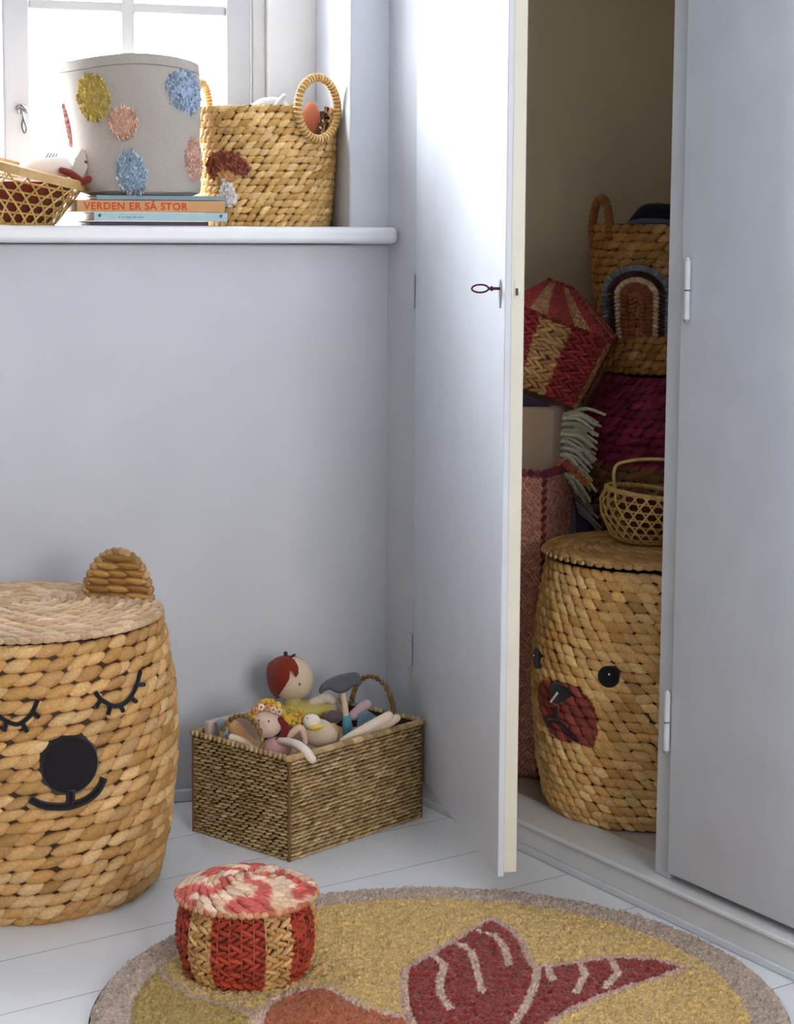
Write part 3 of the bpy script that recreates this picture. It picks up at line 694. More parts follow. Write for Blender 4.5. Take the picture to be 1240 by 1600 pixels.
# toy mallet with grey head
Y = 3.20; d = thing('toy_mallet', 'toy with curved dark grey head on pale handle ending in turquoise', 'toy')
b = MB(); pl = [(497, 1078), (502, 1069), (512, 1061), (526, 1055), (545, 1051), (558, 1050), (562, 1055), (565, 1066), (562, 1073), (553, 1072), (545, 1079), (536, 1083), (524, 1083), (516, 1077), (507, 1080), (500, 1086)]
Vf = [tp(x, y, Y-.012) for x, y in pl]; Vb = [tp(x, y, Y+.012) for x, y in pl]; n = len(pl)
b.add([tuple(v) for v in Vf+Vb], [list(range(n-1, -1, -1)), list(range(n, 2*n))]+[[i, (i+1) % n, n+(i+1) % n, n+i] for i in range(n)], lin((86, 90, 100))); b.build('mallet_head', 'plastic', d, bevel=.004, smooth_=False)
b = MB(); limb(b, [(535, 1080), (538, 1100), (541, 1126)], Y, [4.5, 5, 5.5], (228, 204, 176), sub=1); b.build('stick', 'cloth', d)
b = MB(); limb(b, [(541, 1124), (544, 1146)], Y-.002, [7.5, 8.5], (92, 164, 182), sub=1); b.build('grip', 'cloth', d)
# pale doll legs
Y = 3.13
for i, (pts, r) in enumerate((([(534, 1158), (556, 1146), (590, 1128), (607, 1119)], [5, 7, 8, 8]), ([(560, 1156), (590, 1139), (610, 1128), (620, 1122)], [4, 6, 7, 6]))):
    b = MB(); limb(b, pts, Y+.03*i, r, (238, 220, 200)); o = b.build('doll_leg', 'cloth')
    tag(o, ('long pale cloth doll leg lying across the right rim of the seagrass basket', 'shorter pale cloth leg tucked just behind the long one, right rim of the seagrass basket')[i], 'doll leg')
# other things in the basket
Y = 3.22
b = MB(); b.ell(tp(519, 1110, 3.24), (S(15, Y), .014, S(20, Y)), (216, 192, 180), nu=16, nv=10); tag(b.build('soft_ball', 'cloth'), 'pinkish cream bundle of cloth beside the pale handle in the seagrass basket', 'cloth')
b = MB(); b.ell(tp(520, 1121, Y-.03), (S(15, Y), .012, S(11, Y)), (92, 78, 82), rot=ROT(-15), nu=14, nv=10); tag(b.build('dark_cloth', 'cloth'), 'dark grey-brown crumpled cloth between duck and turquoise grip', 'cloth')
b = MB(); b.ell(tp(522, 1141, Y-.045), (S(8, Y), .010, S(12, Y)), (190, 154, 92), rot=ROT(-20), nu=14, nv=10); tag(b.build('wooden_egg', 'cloth'), 'small ochre brown soft shape right of the duck in the seagrass basket', 'toy')
b = MB(); limb(b, [(552, 1118), (562, 1108), (573, 1101)], Y, [8, 8, 8], (214, 186, 196)); tag(b.build('pink_soft_toy', 'cloth'), 'pale pink rounded soft toy near the right handle of the seagrass basket', 'soft toy')
b = MB()
def card(mb, quad, Y, th, col):
    Vf = [tp(x, y, Y) for x, y in quad]; Vb = [tp(x, y, Y+th) for x, y in quad]; n = len(quad)
    mb.add([tuple(v) for v in Vf+Vb], [list(range(n)), list(range(2*n-1, n-1, -1))]+[[(i+1) % n, i, n+i, n+(i+1) % n] for i in range(n)], lin(col))
card(b, [(556, 1140), (560, 1116), (574, 1110), (592, 1122), (590, 1146)], Y-.01, .006, (120, 158, 176)); tag(b.build('cloth_book', 'cloth', smooth_=False, bevel=.002), 'dusty blue fabric book poking up beside the turquoise grip', 'book')
b = MB(); b.box((.012, LD-.028, .06), (.135, LD-.014, BH+.020), (214, 188, 172), lambda x, y, z: Vector((K.x+x*math.cos(th2)-y*math.sin(th2), K.y+x*math.sin(th2)+y*math.cos(th2), z))); tag(b.build('cloth_board', 'cloth', smooth_=False, bevel=.003), 'dusty pink fabric board leaning at the back left of the seagrass basket', 'board')
b = MB(); limb(b, [(346, 1130), (348, 1142), (350, 1156)], 3.12, [8, 9, 8], (156, 172, 196), sub=2); tag(b.build('blue_bottle', 'cloth'), 'small pale blue toy bottle inside the left handle of the seagrass basket', 'toy')
b = MB(); limb(b, [(366, 1136), (374, 1148), (386, 1160)], 3.13, [11, 13, 12], (214, 164, 110)); tag(b.build('orange_cloth', 'cloth'), 'apricot crumpled cloth behind the left handle of the seagrass basket', 'cloth')
b = MB(); limb(b, [(362, 1152), (378, 1158), (392, 1168)], 3.09, [6, 6, 6], (236, 214, 190)); tag(b.build('cloth_limb', 'cloth'), 'small cream cloth limb at the left rim of the seagrass basket', 'cloth')
TOYY = 0.0
th2c, th2s = math.cos(th2), math.sin(th2)
def bl(x, y, z): return Vector((K.x+x*th2c-y*th2s, K.y+x*th2s+y*th2c, z))
b = MB(); gx = np.linspace(.012, LW-.012, 44); gy = np.linspace(.012, LD-.012, 34); GX, GY = np.meshgrid(gx, gy)
hz = BH-.042+.012*np.sin(GX*38+2*np.sin(GY*25))*np.cos(GY*31)+.006*np.sin(GX*80+GY*60)
V = [tuple(bl(x, y, z)) for x, y, z in zip(GX.ravel(), GY.ravel(), hz.ravel())]; nx_ = len(gx)
b.add(V, [(i*nx_+j, i*nx_+j+1, (i+1)*nx_+j+1, (i+1)*nx_+j) for i in range(len(gy)-1) for j in range(nx_-1)], lin((206, 178, 146)))
b.add([tuple(bl(x, y, .012)) for x, y in ((.012, .012), (LW-.012, .012), (LW-.012, LD-.012), (.012, LD-.012))], [(3, 2, 1, 0)], lin((206, 178, 146)))
tag(b.build('folded_blanket', 'cloth'), 'rumpled greyish beige cloth bedding the toys in the seagrass basket', 'blanket')

# ------------------------------------------------------------------ rug
RZ = .014
rc = (fl(0, 0) if False else None)
pts = [fl(x, y, RZ) for x, y in ((148, 1600), (165, 1536), (234, 1473), (330, 1424), (480, 1396), (640, 1388), (800, 1392), (969, 1419), (1105, 1473), (1223, 1543))]
Am = np.array([[p.x, p.y, 1] for p in pts]); bm = np.array([-(p.x**2+p.y**2) for p in pts]); s_ = np.linalg.lstsq(Am, bm, rcond=None)[0]
RC = Vector((-s_[0]/2, -s_[1]/2, 0)); RR = math.sqrt(RC.x**2+RC.y**2-s_[2]); print('rug', RC, RR)
def seg_d(x, y, poly):
    dm = np.full(len(x), 9.)
    for (x0, y0), (x1, y1) in zip(poly[:-1], poly[1:]):
        dx, dy = x1-x0, y1-y0; t = np.clip(((x-x0)*dx+(y-y0)*dy)/(dx*dx+dy*dy+1e-12), 0, 1); dm = np.minimum(dm, np.hypot(x-x0-t*dx, y-y0-t*dy))
    return dm
W2 = lambda l: [tuple(fl(x, y, RZ).xy) for x, y in l]
shape = W2([(769, 1433), (794, 1447), (814, 1467), (825, 1492), (834, 1509), (856, 1509), (901, 1501), (969, 1494), (1020, 1498), (1074, 1509), (1037, 1523), (992, 1538), (935, 1557), (879, 1583), (856, 1600), (800, 1660), (730, 1690), (672, 1640), (645, 1600), (633, 1566), (630, 1538), (633, 1512), (653, 1501), (692, 1478), (726, 1458), (752, 1442)])
lines = [W2(l) for l in ([(839, 1515), (836, 1538), (822, 1571), (805, 1597), (770, 1660)], [(749, 1456), (771, 1461), (788, 1481), (795, 1507)], [(715, 1475), (735, 1484), (743, 1509), (749, 1535), (753, 1549)],
    [(675, 1492), (694, 1509), (687, 1532), (688, 1555), (704, 1577)], [(856, 1512), (863, 1532)], [(907, 1507), (914, 1523), (899, 1550)], [(955, 1501), (965, 1521), (944, 1544)])]
orange = W2([(398, 1640), (402, 1600), (412, 1578), (430, 1560), (470, 1545), (510, 1543), (545, 1560), (580, 1578), (640, 1590), (660, 1640), (560, 1760)])
olive = W2([(200, 1640), (200, 1560), (246, 1500), (262, 1530), (300, 1556), (392, 1580), (398, 1640)])
st = .0021; xs = np.arange(RC.x-RR, RC.x+RR, st); ys = np.arange(RC.y-RR, RC.y+RR, st)
X, Yg = np.meshgrid(xs, ys); X = X+rng.normal(size=X.shape)*st*.22; Yg = Yg+rng.normal(size=X.shape)*st*.22
ang = np.arctan2(Yg-RC.y, X-RC.x); D = np.hypot(X-RC.x, Yg-RC.y)
ok = D < RR*(1+.003*np.sin(ang*60))
xf, yf = X.ravel(), Yg.ravel(); df = D.ravel()
lump = np.sin(xf*520+2*np.sin(yf*240))*np.sin(yf*560+2*np.sin(xf*260))
clump = rng.normal(size=(len(ys)//4+2, len(xs)//4+2)); cl = clump[np.arange(len(ys))//4][:, np.arange(len(xs))//4].ravel()
clb = rng.normal(size=(len(ys)//16+2, len(xs)//16+2)); clb = clb[np.arange(len(ys))//16][:, np.arange(len(xs))//16].ravel()
z = RZ+.0016*lump+rng.normal(size=len(xf))*.0014+cl*.0010
col = np.tile(lin((218, 182, 112)), (len(xf), 1))
def put(mask, c): col[mask] = lin(c)
put(inpoly(xf, yf, olive), (178, 148, 80)); put(seg_d(xf, yf, olive+olive[:1]) < .005, (196, 168, 140))
put(inpoly(xf, yf, orange), (182, 98, 56)); put(seg_d(xf, yf, orange+orange[:1]) < .006, (214, 180, 160))
ins = inpoly(xf, yf, shape); put(ins, (142, 42, 34)); put(seg_d(xf, yf, shape+shape[:1]) < .0055, (206, 168, 150))
for l in lines: put(ins & (seg_d(xf, yf, l) < .0052), (212, 180, 164))
wedge = .052
put(df > RR-wedge, (192, 170, 154))
groove = np.exp(-((df-(RR-wedge))/.004)**2)+np.exp(-(seg_d(xf, yf, shape+shape[:1])-.006)**2/.002**2)*.6
z = z-groove*.004-np.clip((df-(RR-.012))/.012, 0, 1)**2*.009
col = col*(1+.10*rng.normal(size=(len(xf), 1))+.07*cl[:, None]+.03*lump[:, None]).clip(.45, 1.6)
idx = -np.ones(ok.size, int); okf = ok.ravel(); idx[okf] = np.arange(okf.sum()); idx = idx.reshape(ok.shape)
a_, b_, c_, d_ = idx[:-1, :-1], idx[:-1, 1:], idx[1:, 1:], idx[1:, :-1]; mk = (a_ >= 0) & (b_ >= 0) & (c_ >= 0) & (d_ >= 0)
Fq = np.stack([a_[mk], b_[mk], c_[mk], d_[mk]], -1)
rb = MB(); rb.add(np.stack([xf, yf, z], -1)[okf], Fq, col[okf])
nn_ = 160; P = [(RC.x+RR*math.cos(2*PI*i/nn_), RC.y+RR*math.sin(2*PI*i/nn_), zz) for zz in (.001, .007) for i in range(nn_)]
rb.add(P, [(i, (i+1) % nn_, nn_+(i+1) % nn_, nn_+i) for i in range(nn_)]+[list(range(nn_-1, -1, -1))], lin((150, 132, 118)))
ro = rb.build('round_rug', 'pile', ang=180); tag(ro, 'round mustard tufted rug with red leaf motif and taupe border on the floor', 'rug')

# ------------------------------------------------------------------ small red striped lidded basket on the rug
pc_ = fl(386, 1514, RZ); k3 = pc_.y/F; pc_.z = RZ+.001
sb = thing('lidded_basket', 'small round red and natural striped basket with a woven lid, standing on the rug', 'basket', pc_)
s3 = round_surf([(90*k3, 0), (100*k3, .012), (108*k3, .035), (110*k3, .055), (107*k3, .080), (99*k3, .100)])
def stripe(u, v, c):
    a = (np.degrees(u)+14) % 58; red = a < 33.5
    j = rng.normal(size=len(u))*.0
    f = c.mean(1, keepdims=True)/.34
    return np.where(red[:, None], np.array(lin((158, 58, 40)))*f, c)
b = MB(); shell(b, s3, (70, 36, 22))
weave(b, s3, 2*PI, 12, 36, .0052, NAT, slant=.5, length=.66, fat=.52, ns=9, ntt=8, colfn=stripe, alt=True)
for q in range(36): surf_tube(b, s3, [(2*PI*q/36, t) for t in (0, .25, .5, .75, 1)], .0011, (206, 160, 96) if ((math.degrees(2*PI*q/36)+14) % 58) > 33 else (190, 90, 60), .0032, sub=1, n=5)
b.build('body', 'fibre', sb)
b = MB(); L3 = 111*k3; ds3 = disc_surf(L3, lambda v: .106+.022*(1-v**2.2))
def lidcol(u, v, c):
    a = np.sin(u*5+np.sin(v*9)*1.3)+.6*np.sin(u*11+4*v); f = c.mean(1, keepdims=True)/.45
    return np.where((a > .1)[:, None], np.array(lin((182, 84, 76)))*f, c)
disc_weave(b, ds3, L3, 9, .021, .0052, [(226, 192, 160), (214, 172, 138), (232, 204, 180)], slant=.5, ns=8, ntt=8, colfn=lidcol)
b.surfgrid(ds3, us, np.linspace(.01, 1, 8), (150, 100, 76), -.001, True, flip=True); b.surfgrid(ds3, us, np.linspace(.01, 1, 8), (110, 70, 50), -.006, True)
ang_ = np.linspace(0, 2*PI, 60, endpoint=False)
braid_ring(b, [(L3*math.sin(a), -L3*math.cos(a), .105) for a in ang_], .0052, [(206, 150, 110), (196, 110, 84), (220, 180, 140)], .0088)
b.build('lid', 'fibre', sb)

# ------------------------------------------------------------------ window sill things
def WP(px, bdep, z=SILLZ):
    p = WL(a_at(px, bdep), bdep, z); return p
wr = math.atan2(-Wd.y, -Wd.x)     # rotation that turns local +X along the wall to the right
# books
bk = WP(240, .055); kb = bk.y/F
print('books y', bk.y, 'kb', kb)
def book(x0, x1, z0, z1, dep, y0, cover, pages, name, label, rz=0, spine=None, title=None):
    z0 += .0006; z1 -= .0003
    pl = WP((x0+x1)/2, y0, SILLZ+z0); Wk = (x1-x0)*pl.y/F; Hh = z1-z0
    t = thing(name, label, 'book', pl, wr+rz, 'books stacked on the window sill'); ct = min(.0016, Hh*.22)
    b = MB(); b.box((-Wk/2, 0, 0), (Wk/2, dep, ct), cover); b.box((-Wk/2, 0, Hh-ct), (Wk/2, dep, Hh), cover); b.box((-Wk/2, -.001, 0), (Wk/2, ct, Hh), spine or cover); b.build('cover', 'paper', t, smooth_=False, bevel=.0004)
    b = MB(); b.box((-Wk/2+.003, ct, ct), (Wk/2-.003, dep-.003, Hh-ct), pages); b.build('pages', 'paper', t, smooth_=False)
    if title:
        for (tx, lx, size, colr) in title:
            cu = bpy.data.curves.new('t', 'FONT'); cu.body = tx; cu.size = size; cu.extrude = .0002; cu.offset = .00035; cu.space_character = 1.12
            to = bpy.data.objects.new('t', cu); C.objects.link(to); bpy.context.view_layer.update()
            me = bpy.data.meshes.new_from_object(to.evaluated_get(bpy.context.evaluated_depsgraph_get())); bpy.data.objects.remove(to)
            a = me.color_attributes.new('Col', 'FLOAT_COLOR', 'POINT'); a.data.foreach_set('color', [*lin(colr), 1]*len(me.vertices)); me.materials.clear(); me.materials.append(M['paper'])
            lo_ = bpy.data.objects.new('title_lettering', me); C.objects.link(lo_); lo_.parent = t
            lo_.location = (-Wk/2+lx*Wk, -.0014, Hh*.5-size*.35); lo_.rotation_euler = (PI/2, 0, 0)
            ws = max(v.co.x for v in me.vertices); 
            if tx.startswith('VERDEN'): lo_.scale.x = .70*Wk/ws
    return t
zz = [0, .0075, .0235, .0420, .0505]
book(140, 326, 0, .0075, .135, -.032, (70, 60, 78), (222, 214, 222), 'picture_book', 'thin dark-covered book at the very bottom of the stack on the sill')
book(148, 356, .0075, .0225, .13, -.036, (168, 194, 200), (228, 228, 226), 'picture_book', 'pale turquoise book second from the bottom of the stack on the sill', title=[('*', .03, .012, (40, 70, 90)), ('- - --- -- ---', .18, .008, (90, 130, 146)), ('*', .94, .012, (40, 70, 90))])
book(122, 352, .0225, .0420, .13, -.034, (198, 150, 102), (224, 214, 200), 'picture_book', 'tan book with orange spine lettering, second from the top of the stack', title=[('VERDEN ER SÅ STOR', .045, .0165, (200, 66, 26))])
book(152, 352, .0420, .0500, .125, -.033, (128, 148, 160), (226, 226, 226), 'picture_book', 'thin grey-blue book on top of the stack under the canvas basket')
# canvas basket
cp = WP(221, .062, SILLZ+.0505); kc = cp.y/F
cb = thing('fabric_basket', 'grey canvas basket with coloured tufted dots, standing on the books on the window sill', 'basket', cp)
HF = (303-100)*kc
wob = lambda u: 1+.018*np.sin(2*u+.6)+.010*np.sin(3*u+1.0)
s4 = round_surf([(78*kc, 0), (91*kc, .006), (93*kc, .03), (97*kc, .09), (104*kc, .16), (109*kc, HF)], sq=2.25, shear=(-.09, 0), rim=wob)
def fold(u, v):
    P, Nn = s4(u, v); t = .0016*np.sin(u*5+v*3)*np.sin(v*7)+.0022*np.exp(-((v-.12)/.06)**2)*np.sin(u*9+1); return P+Nn*t[:, None], Nn
b = MB(); CG = (172, 164, 156); u4 = np.linspace(0, 2*PI, 120, endpoint=False)
b.surfgrid(fold, u4, np.linspace(0, 1, 50), CG, 0, True); b.surfgrid(fold, u4, np.linspace(0, 1, 30), CG, -.004, True, flip=True)
P, Nn = fold(u4, np.ones(120)); n = 120; b.add(np.r_[P, P-Nn*.004], [(i, (i+1) % n, n+(i+1) % n, n+i) for i in range(n)], lin(CG))
P, _ = fold(u4, np.zeros(120)); b.add(np.r_[P, [P.mean(0)]], [((i+1) % n, i, n) for i in range(n)], lin(CG))
surf_tube(b, fold, [(a, .93) for a in np.linspace(0, 2*PI, 90)], .0012, (150, 142, 136), .0002, sub=1, n=5)
b.build('body', 'canvas', cb)
def tuft(px, py, rx, ry, cols, lab, surf=fold, cpx=200, Rpx=108, z0=SILLZ+.0505, HT=HF, Yc=None, parent=cb, n=420, name='tufted_dot', hh=.006):
    hz_ = (300-py)*kc; cc_ = (cp.x-.09*hz_, cp.y); u = usolve(px, cc_, (Rpx-4)*kc); v = (aty(px, py, cp.y-(Rpx-4)*kc*math.cos(u)).z-z0)/HT
    mbt = MB(); Us, Vs = [], []
    while len(Us) < n:
        a, r_ = random.uniform(0, 2*PI), math.sqrt(random.random()); Us.append(u+rx/Rpx*r_*math.cos(a)/max(.25, math.cos(u)) if abs(u) < 1 else u+rx*r_*math.cos(a)*.035); Vs.append(v+ry*kc/HT*r_*math.sin(a))
    Us, Vs = np.array(Us), np.array(Vs)
    lumps(mbt, surf, Us, Vs, rng.uniform(.010, .022, n), rng.uniform(.007, .013, n), rng.uniform(.3, 1.3, n)*hh, rng.normal(size=n)*.012, shades(n, cols, .16), 5, 6)
    patch(mbt, surf, circle(u, v, rx/Rpx/max(.4, math.cos(u)), ry*kc/HT, 12), .001, .002, cols[0], rings=3, sub=1)
    o = mbt.build(name, 'yarn', parent); o['label'] = lab; return o
tuft(150, 149, 25, 33, [(190, 166, 84), (170, 144, 66), (206, 184, 108)], 'mustard yellow tufted dot')
tuft(194, 189, 23, 23, [(220, 176, 150), (204, 156, 130), (232, 196, 172)], 'peach tufted dot')
tuft(205, 265, 27, 33, [(146, 168, 192), (180, 196, 212), (118, 144, 174), (216, 224, 232)], 'blue tufted dot low on the front')
tuft(292, 142, 12, 30, [(156, 174, 198), (186, 200, 216), (130, 152, 180)], 'blue tufted dot by the right edge', cpx=198, Rpx=109)
tuft(106, 192, 8, 30, [(196, 138, 136), (178, 118, 118), (214, 164, 158)], 'dusky pink tufted dot by the left edge', cpx=205, Rpx=106)
tuft(305, 243, 8, 30, [(206, 166, 146), (190, 146, 128), (220, 184, 166)], 'pale peach tufted dot on the right edge', cpx=208, Rpx=102)
# water hyacinth basket with ring handles
hb = WP(419, .138); kh = hb.y/F
HB = (352-172)*kh
wb = thing('handled_basket', 'woven basket with ring handles and tufted mushroom, right end of the window sill', 'basket', hb)
s5 = round_surf([(86*kh, 0), (92*kh, .006), (97*kh, .05), (101*kh, .12), (105*kh, HB)], sq=2.35, aspect=.95)
# leave a gap under the right ring handle
def gap(u, v): 
    uu = (u+PI) % (2*PI)-PI; return ~((((uu-.77)/.26)**2+((v-.95)/.22)**2) < 1)
b = MB(); shell(b, s5, (76, 48, 22), n=160, rows=60, clip=lambda u, v: bool(gap(u, v))); HY = [(206, 164, 98), (218, 178, 114), (192, 148, 82), (226, 190, 132)]
weave(b, s5, 2*PI, 17, 44, .0062, HY, slant=.35, length=.72, fat=.55, ns=9, ntt=8, clip=gap)
b.build('body', 'fibre', wb)
def ringh(u0, cv, Rx, Rz, tilt, nm='handle'):
    P, Nn = s5(np.array([u0]), np.array([cv])); P = Vector(P[0]); nrm = Vector(Nn[0]); nrm.z = 0; nrm.normalize(); tx = Vector((-nrm.y, nrm.x, 0)); bb = MB()
    pts = [P+nrm*.005+tx*Rx*math.cos(q)+Vector((0, 0, Rz*math.sin(q))) for q in np.linspace(0, 2*PI, 44, endpoint=False)]
    bb.tube([tuple(p) for p in pts], .0068, (170, 126, 66), closed=True, n=8)
    braid_ring(bb, pts, .0082, [(222, 186, 126), (208, 168, 106), (232, 200, 146)], .0068, True, .75); bb.build(nm, 'fibre', wb)
ringh(.77, .98, .044, .052, 0); ringh(-1.9, .98, .042, .05, 0)
def h5(px, py):
    u = usolve(px, hb, 104*kh); return (u, (aty(px, py, hb.y-104*kh*math.cos(u)).z-SILLZ)/HB)
# mushroom motif
def tuft5(poly, cols, name, lab, n, hh):
    ou = [h5(x, y) for x, y in poly]; arr = np.array(ou); lo_, hi_ = arr.min(0), arr.max(0); Us, Vs = [], []
    while len(Us) < n:
        u = random.uniform(lo_[0], hi_[0]); v = random.uniform(lo_[1], hi_[1])
        if inpoly(np.array([u]), np.array([v]), ou)[0]: Us.append(u); Vs.append(v)
    mbt = MB(); patch(mbt, s5, ou, .006, .003, cols[0], sub=1); lumps(mbt, s5, Us, Vs, rng.uniform(.014, .028, n), rng.uniform(.010, .018, n), rng.uniform(.3, 1, n)*hh, rng.normal(size=n)*.012, shades(n, cols, .08), 5, 6, off=.006)
    o = mbt.build(name, 'yarn', wb); o['label'] = lab
tuft5([(332, 268), (330, 252), (342, 238), (358, 233), (374, 238), (388, 254), (392, 266), (376, 272), (362, 262), (350, 264), (340, 278)], [(150, 72, 44), (128, 56, 36), (168, 92, 60)], 'mushroom_cap', 'rust brown tufted mushroom cap', 240, .011)
tuft5([(342, 272), (350, 264), (364, 264), (370, 274), (358, 282), (346, 282)], [(220, 160, 104), (206, 144, 92)], 'mushroom_gills', 'apricot tufted mushroom gills', 60, .009)
tuft5([(352, 276), (360, 276), (364, 290), (370, 306), (366, 318), (348, 318), (344, 306), (348, 290)], [(236, 232, 228), (222, 218, 216)], 'mushroom_stem', 'white tufted mushroom stem', 90, .011)
# contents
Yh = hb.y
b = MB(); limb(b, [(396, 172), (412, 163), (432, 162), (444, 168)], Yh, [9, 10, 10, 8], (240, 236, 230)); limb(b, [(428, 172), (436, 160), (444, 150)], Yh-.01, [5, 5, 4], (244, 240, 236), sub=2); limb(b, [(396, 200), (412, 210), (440, 205)], Yh, [24, 28, 24], (236, 232, 226)); tag(b.build('white_soft_toy', 'cloth'), 'white soft toy showing above the rim of the handled basket on the sill', 'soft toy')
b = MB(); Yp = hb.y-.045
b.ell(tp(486, 186, Yp+.02), (S(14, Yp), .012, S(26, Yp)), (198, 116, 82), nu=16, nv=12); tag(b.build('terracotta_toy', 'cloth'), 'rounded terracotta toy visible inside the right ring handle on the sill', 'toy')

# ------------------------------------------------------------------ open-weave bamboo baskets
def hexweave(mb, surf, R, H, cell, wd, cols, v0=.04, v1=.97):
    per = 2*PI*R; n = int(round(per/(cell*1.155))); du = 2*PI/n
    rows = max(2, int(round(H*(v1-v0)/cell)));
    c = shades(400, cols, .06); q = 0
    def rib(pts, off):
        nonlocal q
        P, Nn = surf(np.array([p[0] for p in pts]), np.array([p[1] for p in pts])); P = P+Nn*off
        T = np.gradient(P, axis=0); T /= np.linalg.norm(T, axis=1, keepdims=True)+1e-9; Bn = np.cross(Nn, T)*wd/2; th = Nn*.0007
        Vv = np.concatenate([P-Bn-th, P+Bn-th, P+Bn+th, P-Bn+th]); k = len(P)
        Fc = [(a*k+i, a*k+i+1, ((a+1) % 4)*k+i+1, ((a+1) % 4)*k+i) for a in range(4) for i in range(k-1)]
        mb.add(Vv, Fc, c[q % 400]); q += 1
    for r in range(rows+1):
        v = v0+(v1-v0)*(r+.02)/(rows+1); rib([(a, v) for a in np.linspace(0, 2*PI, 80)], .0)
    tw = (rows+1)*du/2*1.0
    for j in range(n):
        rib([(j*du+tw*t, v0+(v1-v0)*t) for t in np.linspace(0, 1, 16)], .001); rib([(j*du+du*.5-tw*t, v0+(v1-v0)*t) for t in np.linspace(0, 1, 16)], .0018)
BAM = [(204, 170, 98), (216, 184, 116), (190, 152, 82)]
def bamboo(name, label, loc, prof, R, H, cell, rim, hdl, wdt=.0026, rimw=.004, inner=(96, 34, 24), wrap=True, sq=2.0, shear=(0, 0)):
    t = thing(name, label, 'basket', loc); s = round_surf(prof, rim=rim, sq=sq, shear=shear)
    b = MB(); hexweave(b, s, R, H, cell, wdt, BAM)
    a_ = np.linspace(0, 2*PI, 48, endpoint=False)
    P, _ = s(a_, np.full(48, .015)); b.add(np.r_[P, [P.mean(0)]], [(i, (i+1) % 48, 48) for i in range(48)], lin((190, 150, 84)))
    P, _ = s(a_, np.full(48, .03)); b.tube([tuple(p) for p in P], .0022, (196, 158, 88), closed=True, n=6)
    b.build('body', 'bamboo', t)
    b = MB(); P, _ = s(a_, np.full(48, .985)); b.tube([tuple(p) for p in P], rimw, (212, 176, 106), closed=True, n=8)
    if wrap: braid_ring(b, [tuple(p) for p in P], rimw*1.15, [(220, 186, 120), (200, 160, 90)], .008, True, .45)
    b.build('rim', 'bamboo', t)
    return t, s
# on the closet bear's lid
lidtop = PZ+.425+.012+.004
bp = aty(1018, 840, 2.90); bp = Vector((bp.x, c2.y-.02, lidtop)); bp.x = (1018-620)*bp.y/F
kk = bp.y/F
t, s6 = bamboo('bamboo_basket', 'open hexagon-weave bamboo basket with thin hoop handle, on the closet bear basket lid', bp, [(40*kk, 0), (58*kk, .010), (74*kk, .040), (76*kk, .062), (66*kk, .080)], .07, .09, .0150, lambda u: 1+.10*np.sin(u)*-1, None)
b = MB(); hp_ = [(-54*kk, 0, .078), (-56*kk, 0, .112), (-44*kk, 0, .126), (0, 0, .132), (44*kk, 0, .128), (56*kk, 0, .112), (54*kk, 0, .072)]
b.tube(hp_, .0028, (222, 186, 120), sub=5, n=8); b.build('handle', 'bamboo', t)
b = MB(); lp_ = [(bp.x+x*kk, bp.y+y_, bp.z+z_) for x, y_, z_ in ((-40, .0, .055), (-18, -.01, .07), (8, .0, .052), (30, .0, .066), (44, .01, .05))]
b.tube(lp_, [.012, .016, .018, .016, .012], (110, 26, 24), sub=4, n=10); b.ell((bp.x, bp.y, bp.z+.034), (.042, .04, .026), (84, 28, 24), nu=18, nv=10); tag(b.build('red_cloth', 'cloth'), 'dark red cloth lying inside the bamboo basket on the closet bear lid', 'cloth')
# left end of the sill
lp = WP(28, .04); kl_ = lp.y/F
t, s7 = bamboo('bamboo_basket', 'open hexagon-weave bamboo basket with dark red contents, left end of the window sill', lp, [(52*kl_, 0), (56*kl_, .004), (80*kl_, .045), (103*kl_, .086)], .083, .085, .021, lambda u: 1.12-.34*np.sin(u), None, wdt=.0030, rimw=.0015, wrap=False)
b = MB(); a_ = np.linspace(0, 2*PI, 60); s7p, s7n = s7(a_, np.full(60, .97)); up = np.array([0, 0, 1.0])
V = np.concatenate([s7p+s7n*.003-up*.007, s7p+s7n*.003+up*.007, s7p-s7n*.002+up*.007, s7p-s7n*.002-up*.007]); n = 60
b.add(V, [(q*n+i, q*n+i+1, ((q+1) % 4)*n+i+1, ((q+1) % 4)*n+i) for q in range(4) for i in range(n-1)], lin((196, 160, 104))); b.build('rim_band', 'bamboo', t)
b = MB(); s8 = round_surf([(46*kl_, .003), (50*kl_, .006), (74*kl_, .044), (88*kl_, .070)])
b.surfgrid(s8, np.linspace(0, 2*PI, 40, endpoint=False), np.linspace(0, 1, 10), (112, 40, 26), 0, True)
P, _ = s8(np.linspace(0, 2*PI, 40, endpoint=False), np.ones(40)); b.add(np.r_[P, [P.mean(0)+[0, 0, .008]]], [(i, (i+1) % 40, 40) for i in range(40)], lin((112, 40, 26)))
P, _ = s8(np.linspace(0, 2*PI, 40, endpoint=False), np.zeros(40)); b.add(np.r_[P, [P.mean(0)]], [((i+1) % 40, i, 40) for i in range(40)], lin((112, 40, 26)))
o = b.build('red_cloth', 'cloth', loc=lp); tag(o, 'dark red-brown cloth filling the bamboo basket at the left end of the sill', 'cloth')
Y = lp.y
b = MB(); limb(b, [(96, 266), (108, 270), (120, 278), (128, 284), (137, 280)], Y-.015, [5, 6, 6, 6.5, 7], (118, 42, 34)); tag(b.build('brown_toy_arm', 'cloth'), 'dark red-brown knobbly toy arm hanging over the rim of the left bamboo basket', 'toy')
d = thing('plush_animal', 'white plush animal with closed stitched eyelashes, in the left bamboo basket', 'soft toy')
b = MB(); b.ell(tp(72, 262, Y+.02), (S(42, Y), S(30, Y), S(24, Y)), (232, 226, 220), nu=24, nv=16); b.build('head', 'cloth', d)
b = MB()
for q in range(4): limb(b, [(72+q*5, 246-q*.5), (77+q*5, 238-q*.5)], Y-.012, [.7, .7], (70, 84, 110), sub=1, n=5)
